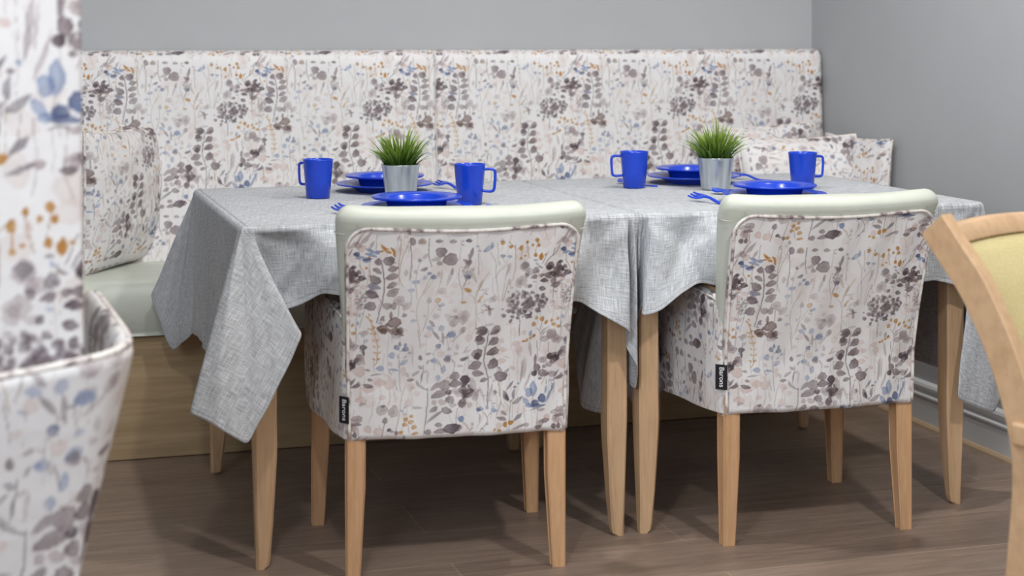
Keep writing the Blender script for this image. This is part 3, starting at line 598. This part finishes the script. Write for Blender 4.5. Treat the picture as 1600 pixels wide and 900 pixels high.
# ------------------------------------------------------------ upholstered chairs with printed covers
def lettering(parent, loc, rot, size):
    cu = bpy.data.curves.new('lettering', 'FONT'); cu.body = 'Barons'; cu.size = size; cu.extrude = .0003; cu.align_x = 'CENTER'; cu.align_y = 'CENTER'
    tmp = bpy.data.objects.new('tmp', cu); C.objects.link(tmp)
    dg = bpy.context.evaluated_depsgraph_get(); me = bpy.data.meshes.new_from_object(tmp.evaluated_get(dg)); bpy.data.objects.remove(tmp)
    me.materials.clear(); o = link('lettering', me, THREAD, parent, False); o.location = loc; o.rotation_euler = rot; return o
def yb(z): return -.225 - .095 * np.clip((np.asarray(z) - .42) / .39, 0, 1.1) ** 1.25
def hw_fab(z): return np.interp(z, [.30, .55, .77], [.2385, .245, .2535])
def printed_chair(loc, rz, label, pu, pv, fine_arm, tag_z, tag_rot, tag_dx):
    t = empty('upholstered_chair', (loc[0], loc[1], 0), rz, label, 'chair', 'chairs with floral covers at the tables')
    # printed back of the cover
    nx, nt = 372, 372
    sx = np.linspace(-1, 1, nx)[:, None]; st_ = np.linspace(0, 1, nt)[None]
    zt = .764 - .009 * (1 - sx ** 2) ** 2; r = .05; W0 = .2535
    ex = np.clip((np.abs(sx) * W0 - (W0 - r)) / r, 0, 1); zt = zt - r * (1 - np.sqrt(np.clip(1 - ex ** 2, 0, 1)))
    zb = .303 + .0012 * np.cos(sx * 9) - .007 * np.abs(sx) ** 14
    Z = zb + (zt - zb) * st_; HWD = hw_fab(Z); X = sx * HWD
    Y = yb(Z) - .020 * (1 - sx ** 2) - .002
    wrap = np.clip((np.abs(sx) - .955) / .045, 0, 1); Y = Y + .012 * (1 - np.sqrt(np.clip(1 - wrap ** 2, 0, 1)))
    Y = Y + .0025 * np.sin(X * 40 + Z * 14) * (st_ < .98) * np.clip((.55 - Z) * 6, 0, 1) + .0016 * np.sin(X * 75 - Z * 22)
    hemin = np.clip((.012 - (Z - zb)) / .012, 0, 1); Y = Y + .008 * hemin ** 2
    p = grid('back_cover', np.stack([X, Y, Z], -1), PRINTED, t, pr=np.stack([X + .232 + pu + 0 * Z, (.768 - Z) * 1.02 + pv + 0 * X], -1), thick=.002)
    # piping round the printed panel
    def edge(s, z, k=.004): return (s * float(hw_fab(z)) * .985, float(yb(z)) - .002 - k + .003, z)
    pts = [edge(-1, z) for z in np.linspace(.308, .70, 26)]
    for i in range(2, nx - 2, 6):
        s = float(sx[i, 0]); z = float(zt[i, 0])
        if z > .705: pts.append((s * float(hw_fab(z)), float(yb(z)) - .020 * (1 - s * s) - .005, z))
    pts += [edge(1, z) for z in np.linspace(.70, .308, 26)]
    tube('piping', pts, .0038, PIPING, t, 8)
    # vinyl back with a fat rolled rim
    rings = []
    for z in list(np.linspace(.43, .775, 22)) + [.775 + .034 * math.sin(a) for a in np.linspace(.18, math.pi / 2, 10)]:
        k = max(0, (z - .775) / .034); s = math.sqrt(max(0, 1 - k * k)) if k < 1 else 0
        hw = float(np.interp(z, [.43, .56, .77, .81], [.243, .250, .270, .270])); y_ = float(yb(min(z, .79)))
        hx = hw - .030 * (1 - s); th = .040 * (.18 + .82 * s); yc = y_ + .043
        top_sag = -.008
        ring = []
        for a in np.linspace(0, 2 * math.pi, 72, endpoint=False):
            c_, s_ = math.cos(a), math.sin(a); e = .35
            xx = math.copysign(abs(c_) ** e, c_) * hx; yy = math.copysign(abs(s_) ** .55, s_) * th
            q = xx / max(hx, .01)
            ring.append((xx, yc + yy - .020 * (1 - q * q) - (.006 if z > .76 else 0), z + top_sag * (1 - q * q) * (z - .43) / .38))
        rings.append(ring)
    bm = bmesh.new(); add_loft(bm, rings); from_bm('backrest', bm, VINYL, t, True)
    for s in (-1, 1):
        tube('seam', [(s * x, y, z) for x, y, z in ((.228, float(yb(.77)) - .004, .768), (.229, float(yb(.78)) + .001, .790), (.230, float(yb(.79)) + .020, .803), (.230, float(yb(.79)) + .045, .806))], .0011, VINYL, t, 6)
        tube('seam', [(s * x, y, z) for x, y, z in ((.254, float(yb(.75)) + .002, .750), (.268, float(yb(.75)) + .016, .751), (.2705, float(yb(.75)) + .045, .752))], .0011, VINYL, t, 6)
    # arms, flaring and rising towards the front
    for s in (-1, 1):
        fine = fine_arm and s < 0
        na, nl = (210, 190) if fine else (40, 40)
        ya = np.linspace(-.222, .225, na)
        base = catmull([(0, .303), (0, .40), (0, .50), (.0, .535), (.004, .552), (.014, .560), (.026, .560), (.046, .556), (.060, .548), (.066, .53), (.066, .45)], 14)
        L = np.r_[0, np.cumsum(np.hypot(*np.diff(base, axis=0).T))]; ll = np.linspace(0, L[-1], nl)
        bx, bz = np.interp(ll, L, base[:, 0]), np.interp(ll, L, base[:, 1])
        k = (ya - ya[0]) / (ya[-1] - ya[0])
        rise = .050 * np.minimum(1, k * 1.3)[:, None] * np.clip((bz - .303) / .25, 0, 1)[None]
        xo = .2385 + .006 + .047 * np.minimum(1, k * 1.15) ** .8
        endc = np.clip((k - .94) / .06, 0, 1); endb = np.clip((.03 - k) / .03, 0, 1)
        inset = .03 * (1 - np.sqrt(np.clip(1 - endc ** 2, 0, 1))) + .008 * endb ** 2
        XX = xo[:, None] - inset[:, None] - bx[None] * (1 - .85 * endc)[:, None]
        YY = np.repeat(ya[:, None], nl, 1).copy(); ZZ = bz[None] + rise
        XX = XX + .003 * np.sin(YY * 30 + ZZ * 18) * np.clip((.5 - ZZ) * 8, 0, 1)
        grid('arm_cover', np.stack([s * XX, YY, ZZ], -1), PRINTED, t, pr=np.stack([-YY * 1.05 + .1 + pu, .768 - np.repeat(ll[None], na, 0) + .33 + pv], -1), thick=.002)
        bm = bmesh.new(); rings = []
        for y in np.linspace(-.205, .17, 8):
            kk = (y + .222) / .447; xc = .2385 + .006 + .047 * min(1, kk * 1.15) ** .8 - .050; zc = .560 + .050 * min(1, kk * 1.3)
            rings.append([(s * (xc + a), y, zc + b) for a, b in ((-.022, -.012), (.022, -.012), (.024, .002), (.020, .007), (-.020, .007), (-.024, .002))])
        add_loft(bm, rings); from_bm('arm_cap', bm, BEECH_WARM, t, False)
        tube('piping', [(s * (.2385 + .004 + .047 * min(1, kk * 1.15) ** .8), -.222 + .447 * kk, .556 + .052 * min(1, kk * 1.3)) for kk in np.linspace(.02, .9, 20)], .0028, PIPING, t, 6)
    box('seat', (0, 0, .435), (.43, .42, .085), VINYL, t, .03, 5, smooth=True)
    box('seat_frame', (0, 0, .365), (.44, .40, .06), BEECH_WARM, t, .003)
    box('front_cover', (0, .212, .37), (.50, .012, .13), PRINTED_PLAIN, t, .004)
    for sx_, sy_, fx, fy_ in ((-1, -1, .2265, -.207), (1, -1, .2265, -.207), (-1, 1, .262, .212), (1, 1, .262, .212)):
        bm = bmesh.new(); rings = []
        for z, h in ((.345, .0205), (.20, .0200), (.0, .0145)):
            cx = sx_ * (fx - .001 - h + .0145); cy = fy_ - sy_ * (h - .0145) * 1.0 + (sy_ * -.0)
            c = .002
            rings.append([(cx + a * (h - c * (1 - q)), cy + b * (h - c * q), z) for a, b, q in ((1, 1, 0), (1, 1, 1), (-1, 1, 1), (-1, 1, 0), (-1, -1, 0), (-1, -1, 1), (1, -1, 1), (1, -1, 0))])
        add_loft(bm, rings); from_bm('leg', bm, BEECH_WARM, t)
    # sewn-in label at the corner seam
    rz_ = Matrix.Rotation(tag_rot, 4, 'Z')
    lb = box('sewn_label', (0, 0, 0), (.028, .0012, .057), BLACK, t, .0003, 1); lb['label'] = 'small black sewn label with white lettering'
    lb.location = (-.2475 + tag_dx, -.224, tag_z); lb.rotation_euler = (0, 0, tag_rot)
    lettering(lb, (.001, -.0008, 0), (math.pi / 2, math.pi / 2, 0), .0165)
    return t
def plain_print():
    k = NT('meadow_print_hidden_side', .5, .4); n = k.noise(k.coords(), 40, 3)
    k.color(k.ramp(n, [(.5, srgb(228, 222, 220)), (.62, srgb(150, 138, 140))])); return k.m
PRINTED_PLAIN = plain_print()
printed_chair((.958, 3.668), math.radians(-5), 'floral covered armchair with sage vinyl back in front of the left table', 0, 0, True, .368, math.radians(-50), .001)
printed_chair((1.812, 3.672), math.radians(-1.0), 'floral covered armchair with sage vinyl back in front of the right table', -.004, -.055, True, .388, math.radians(-40), 0)

# ------------------------------------------------------------ tall chair close to the camera, cut by the left edge
ca, cb = cw(-.913, 2.505)
hb = empty('highback_armchair', (ca, cb, 0), math.radians(6.2), 'blurred high-backed floral chair close to the camera at the left edge', 'chair')
nu_, nv_ = 420, 170
path = catmull([(-.27, .20), (-.27, .0), (-.268, -.12), (-.255, -.175), (-.20, -.20), (0, -.208), (.21, -.204), (.275, -.178), (.293, -.12), (.295, .0), (.295, .20)], 30)
pl = np.r_[0, np.cumsum(np.hypot(*np.diff(path, axis=0).T))]; pa = np.linspace(0, pl[-1], nu_)
px, py = np.interp(pa, pl, path[:, 0]), np.interp(pa, pl, path[:, 1])
nx_, ny_ = np.gradient(py), -np.gradient(px); nl_ = np.hypot(nx_, ny_); nx_, ny_ = nx_ / nl_, ny_ / nl_
wallp = catmull([(-.085, .20), (-.070, .32), (-.040, .44), (-.006, .57), (.014, .650), (.016, .668), (.006, .680), (-.006, .670), (-.012, .640), (-.02, .56)], 18)
wl = np.r_[0, np.cumsum(np.hypot(*np.diff(wallp, axis=0).T))]; wa = np.linspace(0, wl[-1], nv_)
wo, wz = np.interp(wa, wl, wallp[:, 0]), np.interp(wa, wl, wallp[:, 1])
rise = .028 * np.clip((py + .2) / .35, 0, 1) + .022 * np.clip((px - .1) / .18, 0, 1)
PX = px[:, None] + nx_[:, None] * wo[None]; PY = py[:, None] + ny_[:, None] * wo[None]; PZ = wz[None] + rise[:, None] * np.clip((wz - .3) / .37, 0, 1)[None]
grid('arm_and_back_cover', np.stack([PX, PY, PZ], -1), PRINTED, hb, pr=np.stack([np.repeat(pa[:, None], nv_, 1) + .18, -np.repeat(wa[None], nu_, 0) + .1], -1) / 1.6, thick=.004)
k_ = int(np.argmax(wz)); tube('piping', np.stack([px + nx_ * .012, py + ny_ * .012, wz[k_] + rise - .002], -1)[::6], .006, PIPING, hb, 8)
gx, gy = np.meshgrid(np.linspace(-.235, .235, 150), np.linspace(-.15, .20, 120), indexing='ij')
gz = .56 + .03 * np.clip(np.minimum(.235 - np.abs(gx), .20 - gy) / .04, 0, 1) ** .5
grid('seat_cushion', np.stack([gx, gy, gz], -1), PRINTED, hb, pr=np.stack([gx + .28, -gy + .12], -1), thick=.01)
sl = []
gs, gt = np.linspace(0, 1, 200), np.linspace(0, 1, 300)
hwS = .222
loop = catmull([(-hwS, -.075), (-hwS, -.145), (-hwS + .012, -.163), (0, -.172), (hwS - .012, -.163), (hwS, -.145), (hwS, -.075), (hwS - .015, -.058), (0, -.05), (-hwS + .015, -.058)], 24)
loop = np.vstack([loop, loop[:1]]); lL = np.r_[0, np.cumsum(np.hypot(*np.diff(loop, axis=0).T))]; la = np.linspace(0, lL[-1], 360, endpoint=False)
lx, ly = np.interp(la, lL, loop[:, 0]), np.interp(la, lL, loop[:, 1])
zz = np.linspace(.50, 1.36, 260); tap = np.interp(zz, [.5, .75, 1.36], [1.03, 1.0, .955]); cl = np.where(zz > 1.33, np.sqrt(np.clip(1 - ((zz - 1.33) / .031) ** 2, 0, 1)), 1)
GX = lx[:, None] * (tap * (.9 + .1 * cl))[None]; GY = ly[:, None] * 1. - (.06 * (zz - .5))[None] + 0 * GX
grid('backrest_cover', np.stack([GX, GY, np.repeat(zz[None], 360, 0)], -1), PRINTED, hb, cu=True, pr=np.stack([np.repeat(la[:, None], 260, 1) + .12, np.repeat(-zz[None], 360, 0) + .25], -1) / 1.6, thick=.003)
tube('piping', [(hwS * float(np.interp(z, zz, tap)) - .002, -.150 - .06 * (z - .5), z) for z in np.linspace(.52, 1.34, 30)], .004, PIPING, hb, 8)
for sx_, sy_ in ((-1, -1), (1, -1), (-1, 1), (1, 1)):
    bm = bmesh.new(); add_loft(bm, [[(sx_ * .145 + a * h, sy_ * .09 + .02 + b * h, z) for a, b in ((1, 1), (-1, 1), (-1, -1), (1, -1))] for z, h in ((0, .015), (.34, .021))]); from_bm('leg', bm, BEECH_WARM, hb)
box('seat_frame', (0, .02, .42), (.34, .24, .10), BEECH_WARM, hb, .003)

# ------------------------------------------------------------ wooden chair with mustard back, cut by the right edge
ox, oy = cw(.887, 2.9)
FX_, FY_ = .60, -.80; ang = math.atan2(FY_, FX_) - YAW                       # local +x is where the chair faces
wc = empty('wooden_chair', (ox, oy, 0), ang, 'beech framed chair with curved side rail and mustard upholstered back at the right edge', 'chair')
def sz(u, v):
    s = ((u - 800) * 2.9 - .887 * F) / (FX_ * F - FY_ * (u - 800)); return (s, H - (v - HZ) * (2.9 + FY_ * s) / F)
cen = catmull([sz(*p) for p in ((1463, 350), (1491, 394), (1521, 440), (1541, 480), (1567, 540), (1590, 610), (1608, 690), (1612, 760), (1606, 850), (1598, 920), (1580, 990), (1562, 1058))], 6)
cen[-1, 1] = 0.0
def stile(yc):
    rings = []; n = len(cen)
    for i, (s, z) in enumerate(cen):
        d = cen[min(i + 1, n - 1)] - cen[max(i - 1, 0)]; d /= np.linalg.norm(d); nn = np.array([-d[1], d[0]])
        if i == n - 1: nn = np.array([1., 0]) * (1 if nn[0] > 0 else -1)
        hwd = .032 if z > .25 else .032 - .007 * (1 - z / .25); th = .0145; c = .003
        rings.append([(s + nn[0] * a, yc + b, z + nn[1] * a) for a, b in ((hwd, th - c), (hwd - c, th), (-hwd + c, th), (-hwd, th - c), (-hwd, -th + c), (-hwd + c, -th), (hwd - c, -th), (hwd, -th + c))])
    bm = bmesh.new(); add_loft(bm, rings); return bm
WD = .47                                               # from the near side rail to the far one
for yc in (0, WD): from_bm('back_post', stile(yc), BEECH_CURVED, wc)
zs_, ss_ = cen[::-1, 1], cen[::-1, 0]
fS = lambda z: float(np.interp(z, zs_, ss_))
rings = []
for q in np.linspace(0, 1, 26):
    y = .010 + (WD - .02) * q; bowd = -.03 * math.sin(math.pi * q); crest = .006 * math.sin(math.pi * q) ** 1.5
    r_ = []
    for zz_, of in ((.813 + crest, .008), (.809 + crest, .011), (.786 + crest * .6, .011), (.782 + crest * .6, .008), (.782 + crest * .6, -.008), (.786 + crest * .6, -.011), (.809 + crest, -.011), (.813 + crest, -.008)):
        r_.append((fS(min(zz_, .82)) + of + bowd, y, zz_))
    rings.append(r_)
bm = bmesh.new(); add_loft(bm, rings); from_bm('top_rail', bm, BEECH_CURVED, wc, True)
gq, gz_ = np.meshgrid(np.linspace(0, 1, 60), np.linspace(0, 1, 60), indexing='ij')
crest = .004 * np.sin(np.pi * gq) ** 1.5; zz = .505 + (.784 + crest - .505) * gz_
pil = (np.clip(np.minimum(np.minimum(gq, 1 - gq) * WD, np.minimum(gz_, 1 - gz_) * .25) / .02, 0, 1)) ** .5
xx = np.interp(zz, zs_, ss_) - .03 * np.sin(np.pi * gq) + .016 * pil - .004
xb = np.interp(zz, zs_, ss_) - .03 * np.sin(np.pi * gq) - .012 * pil - .004
Pf = np.stack([xx, .0145 + (WD - .029) * gq, zz], -1); Pb = np.stack([xb, .0145 + (WD - .029) * gq, zz], -1)
V = np.vstack([Pf.reshape(-1, 3), Pb.reshape(-1, 3)]); Q = np.vstack([quads(60, 60), quads(60, 60)[:, ::-1] + 3600])
link('back_upholstery', raw('back_upholstery', V, Q), MUSTARD, wc)['label'] = 'mustard woven upholstery'
for yc in (0, WD):
    box('side_rail', (.224, yc + (-.014 if yc == 0 else .014), .470), (.442, .024, .040), BEECH_CURVED, wc, .006, 3)
    bm = bmesh.new(); add_loft(bm, [[(.43 + a * h, yc + b * h, z) for a, b in ((1, 1), (-1, 1), (-1, -1), (1, -1))] for z, h in ((0, .014), (.46, .02))]); from_bm('front_leg', bm, BEECH_CURVED, wc)
box('front_rail', (.43, WD / 2, .452), (.024, WD, .06), BEECH_CURVED, wc, .004)
box('seat_pad', (.225, WD / 2, .485), (.40, WD - .03, .05), MUSTARD, wc, .018, 4, smooth=True)

# ------------------------------------------------------------ scatter cushions
def cushion(label, c, wdt, hgt, thick_, ux, uy, pu, pv, rot90=False, n=150):
    """ux: unit vector along the width, uy: unit vector up the cushion; the cushion front is ux x uy"""
    ux = np.array(ux, float); ux /= np.linalg.norm(ux); uy = np.array(uy, float); uy -= ux * (ux @ uy); uy /= np.linalg.norm(uy); nz = np.cross(ux, uy)
    t = tag(bpy.data.objects.new('scatter_cushion', None), label, 'cushion', 'floral scatter cushions on the bench'); C.objects.link(t); t.location = c
    a, b = np.meshgrid(np.linspace(-1, 1, n), np.linspace(-1, 1, n), indexing='ij')
    sa = a * (1 - .055 * (1 - b ** 2) * np.abs(a) ** 3); sb = b * (1 - .055 * (1 - a ** 2) * np.abs(b) ** 3)
    puff = np.clip((1 - a ** 2) * (1 - b ** 2), 0, 1) ** .42
    h = thick_ / 2 * puff * (1 + .05 * np.sin(5 * a + 3 * b) + .03 * np.sin(11 * b - 4 * a))
    V = []
    for sg in (1, -1): V.append((sa * wdt / 2)[..., None] * ux + (sb * hgt / 2)[..., None] * uy + (sg * h)[..., None] * nz)
    V = np.concatenate([v.reshape(-1, 3) for v in V]); q = quads(n, n); Q = np.vstack([q, q[:, ::-1] + n * n])
    u_, v_ = a * wdt / 2 + pu, -b * hgt / 2 + pv
    if rot90: u_, v_ = -v_ + 2 * pv, u_
    uv = np.stack([u_, v_], -1).reshape(-1, 2)
    me = raw('cover', V, Q); paint_print(me, np.vstack([uv, uv + .2])); link('cover', me, PRINTED, t)
    ed = [(sa[i, 0], sb[i, 0]) for i in range(0, n, 5)] + [(sa[-1, j], sb[-1, j]) for j in range(0, n, 5)] + [(sa[i, -1], sb[i, -1]) for i in range(n - 1, 0, -5)] + [(sa[0, j], sb[0, j]) for j in range(n - 1, -1, -5)]
    tube('piping', [ux * x * wdt / 2 + uy * y * hgt / 2 for x, y in ed], .0042, PIPING, t, 6)
    return t
cushion('floral cushion leaning at the left end of the bench, partly behind the blurred chair', (.325, 4.875, .700), .42, .40, .12, (.55, .83, 0), (.10, .12, 1), .30, .30)
cushion('floral cushion in the front of the corner group, behind the right blue mug', (2.40, 4.70, .672), .385, .36, .12, (1, -.22, .03), (-.05, .28, .9), .2, .1, True)
cushion('floral cushion standing against the right wall at the end of the bench', (2.588, 4.70, .672), .36, .345, .085, (.10, -1, 0), (.06, .04, 1), .26, .12)
cushion('floral cushion tucked in the corner against the bench back, only its top showing', (2.36, 4.895, .690), .38, .37, .10, (1, -.05, .05), (.02, .16, 1), .1, .05)

# ------------------------------------------------------------ tableware
TOP = ZT + .0012
def lathe_obj(name, prof, mat, parent=None, seg=96):
    bm = bmesh.new(); add_lathe(bm, prof, seg); return from_bm(name, bm, mat, parent, True)
def plate(px, label):
    x, y = px; o = lathe_obj('dinner_plate', [(0, .0), (.070, .0), (.074, .002), (.078, .006), (.092, .013), (.110, .0165), (.1265, .0185), (.1285, .0205), (.1270, .0225), (.110, .0205), (.092, .017), (.080, .0105), (.074, .007), (0, .006)], BLUE)
    o.location = (x, y, TOP); return tag(o, label, 'plate', 'blue dinner plates')
def bowl(px, label):
    x, y = px; o = lathe_obj('soup_bowl', [(0, 0), (.060, 0), (.064, .003), (.071, .026), (.074, .0285), (.101, .0300), (.1040, .0325), (.1035, .0355), (.100, .0365), (.074, .0335), (.069, .0305), (.064, .012), (.056, .005), (0, .004)], BLUE)
    o.location = (x, y, TOP + .0078); return tag(o, label, 'bowl', 'blue bowls on plates')
def mug(px, rz, label):
    t = empty('mug', (px[0], px[1], TOP), rz, label, 'mug', 'blue mugs')
    lathe_obj('body', [(0, .0), (.0275, 0), (.0295, .0015), (.0335, .045), (.0378, .093), (.0386, .0965), (.0380, .0985), (.0362, .098), (.0350, .093), (.0305, .045), (.0270, .006), (0, .005)], BLUE, t, 64)
    pts = catmull([(.034, 0, .0855), (.050, 0, .0865), (.0605, 0, .0835), (.0625, 0, .072), (.0612, 0, .047), (.0590, 0, .036), (.0530, 0, .0325), (.044, 0, .0325), (.031, 0, .0335)], 6)
    tube('handle', pts, .0026, BLUE, t, 10, 1.4); return t
FR = -YAW
def face(px): return FR
PF1, PB1, PB2, PF2 = onz(651, 321, .775), onz(601, 286.3, .775), onz(1083, 274, .775), onz(1210, 302, .775)
plate(PF1[:2], 'blue plate at the front of the left table, behind the left chair'); bowl(PF1[:2], 'blue bowl on the front plate of the left table')
plate(PB1[:2], 'blue plate at the back of the left table, behind the plant pot'); bowl(PB1[:2], 'blue bowl on the back plate of the left table')
plate(PB2[:2], 'blue plate at the back of the right table, behind the plant pot'); bowl(PB2[:2], 'blue bowl on the back plate of the right table')
plate(PF2[:2], 'blue plate at the front of the right table, behind the right chair'); bowl(PF2[:2], 'blue bowl on the front plate of the right table')
mug(onz(497, 309, .755)[:2], FR + math.radians(147), 'blue mug with handle to the left, on the left table beside its left edge')
mug(onz(734, 319, .755)[:2], FR + math.radians(-8), 'blue mug with handle to the right, behind the left chair')
mug(onz(991, 293, .755)[:2], FR + math.radians(186), 'blue mug with handle to the left, near the gap on the right table')
mug(onz(1254, 295, .755)[:2], FR + math.radians(20), 'blue mug with handle to the right, in front of the corner cushions')

def cutlery(kind, tip, end, label, parent_z=0., flip=False):
    """lies on the cloth from its tip to its handle end"""
    tip, end = np.array(tip), np.array(end); c = (tip + end) / 2; d = tip - end; L = float(np.hypot(*d)); a = math.atan2(d[1], d[0])
    s = L / .165; bm = bmesh.new(); th = .0017
    def strip(pts, hw, zf):
        rings = []
        for (x, h_) in zip(pts, hw):
            z = zf(x); rings.append([(x, h_, z + th), (x, h_ * .6, z + 2.2 * th), (x, -h_ * .6, z + 2.2 * th), (x, -h_, z + th), (x, -h_, z), (x, h_, z)])
        add_loft(bm, rings)
    arch = lambda x: .0005 + .010 * max(0., x / .0825) ** 2 + .009 * math.exp(-((x - .018 * s) / (.030 * s)) ** 2)
    if kind == 'fork':
        strip(np.linspace(-.0825, .035, 20) * s, np.interp(np.linspace(-.0825, .035, 20), [-.0825, -.078, -.04, .01, .03, .035], [.003, .0075, .007, .0035, .005, .010]), arch)
        strip(np.array([.033, .040, .048]) * s, [.009, .0115, .0115], arch)
        for k in (-1, 0, 1): add_loft(bm, [[(x * s, k * .0088 + b, arch(x * s) + zz_) for b, zz_ in ((h_, 0), (h_, .0024), (-h_, .0024), (-h_, 0))] for x, h_ in ((.047, .0027), (.066, .0022), (.0825, .0013))])
    elif kind == 'spoon':
        xs_ = np.linspace(-.0825, .0825, 34)
        strip(xs_ * s, np.interp(xs_, [-.0825, -.078, -.03, .02, .034, .045, .060, .074, .081, .0825], [.003, .0075, .0065, .0035, .008, .0165, .019, .0145, .005, .001]), arch)
    else:
        xs_ = np.linspace(-.0825, .0825, 34)
        strip(xs_ * s, np.interp(xs_, [-.0825, -.078, -.01, .0, .02, .06, .08, .0825], [.003, .0075, .006, .0065, .009, .009, .004, .001]), lambda x: .0005)
    for v in bm.verts: v.co.z += (.0125 - v.co.y) * (.42 if kind == 'fork' else .12) * min(1, max(.15, (v.co.x / s + .05) / .1)) - .0006
    zm = min(v.co.z for v in bm.verts)
    o = from_bm(kind, bm, BLUE, None, False); o.location = (c[0], c[1], TOP - zm); o.rotation_euler = (0, 0, a); return tag(o, label, kind, 'blue cutlery')
def at(u, v): return np.array(onz(u, v, .757)[:2])
def along(p, ang_, L=.165): return p + L * np.array([math.cos(ang_), math.sin(ang_)])
def lay(kind, u, v, d, label, L=.17):
    """tip at the pixel, handle running to the right of the picture and towards it"""
    t = at(u, v); d = np.array(cw(*d)); cutlery(kind, t, t + d / np.hypot(*d) * L, label)
lay('fork', 523, 330, (.085, -.145), 'blue fork left of the front plate on the left table')
lay('knife', 762, 320, (.01, -.1), 'blue knife right of the front plate on the left table, mostly behind the chair')
lay('fork', 680, 291, (.10, -.12), 'blue fork beside the back plate on the left table, near the mug', .15)
lay('fork', 1079, 312, (.092, -.14), 'blue fork lying clear of the front plate on the right table')
lay('spoon', 1113, 301, (.10, -.10), 'blue spoon half under the front plate of the right table')
lay('spoon', 967, 285, (.10, -.12), 'blue spoon behind the mug near the gap on the right table', .15)
lay('fork', 1140, 278, (.12, -.10), 'blue fork right of the back plate on the right table', .14)

# ------------------------------------------------------------ potted grass
def grass_pot(px, seed, label):
    t = empty('potted_grass', (px[0], px[1], TOP), .3 * seed, label, 'plant', 'grass in zinc pots')
    lathe_obj('pot', [(0, .006), (.034, .006), (.0350, .0), (.0372, .0), (.0375, .006), (.0392, .012), (.0470, .078), (.0485, .0835), (.0492, .0850), (.0486, .0862), (.0470, .0850), (.0455, .078), (.0380, .012), (0, .010)], ZINC, t)
    o = lathe_obj('filling', [(0, .060), (.0425, .060), (.0445, .072), (.030, .076), (0, .078)], SOIL, t, 40)
    rng = random.Random(seed); V = []; Q = []; tips = []
    for i in range(230):
        a = rng.uniform(0, 2 * math.pi); r0 = .036 * math.sqrt(rng.random()); lean = (r0 / .036) ** 1.1 * rng.uniform(.55, 1.15) + rng.uniform(0, .12)
        hgt = rng.uniform(.070, .138) * (1.12 - .38 * (r0 / .036)); out_ = lean * .074 * rng.uniform(.6, 1.15); a2 = a + rng.uniform(-.5, .5)
        if i < 6: hgt *= 1.25; out_ *= .4
        wd = rng.uniform(.0021, .0038); tw = rng.uniform(0, math.pi); base = len(V); n = 7; droop = rng.uniform(0, .022) * lean
        for j in range(n):
            q = j / (n - 1); ox_, oy_ = r0 * math.cos(a) + out_ * q ** 1.7 * math.cos(a2), r0 * math.sin(a) + out_ * q ** 1.7 * math.sin(a2)
            z = .070 + hgt * (q - .12 * q * q) - droop * q ** 3; w_ = wd * (1 - q ** 2.2) + .0001
            wx, wy = math.cos(tw + a2) * w_, math.sin(tw + a2) * w_
            V += [(ox_ - wx, oy_ - wy, z), (ox_ + wy * .3, oy_ - wx * .3, z - w_ * .25), (ox_ + wx, oy_ + wy, z)]; tips += [q * rng.uniform(.85, 1.05)] * 3
            if j < n - 1:
                b = base + 3 * j; Q += [(b, b + 1, b + 4, b + 3), (b + 1, b + 2, b + 5, b + 4)]
    me = raw('grass', V, Q); at_ = me.attributes.new('tip', 'FLOAT', 'POINT'); at_.data.foreach_set('value', np.array(tips, dtype=np.float32))
    link('grass', me, GRASS, t); return t
grass_pot(onz(626, 309.5, .755)[:2], 3, 'green artificial grass in a small zinc pot on the left table')
grass_pot(onz(1118, 296, .755)[:2], 8, 'green artificial grass in a small zinc pot on the right table')
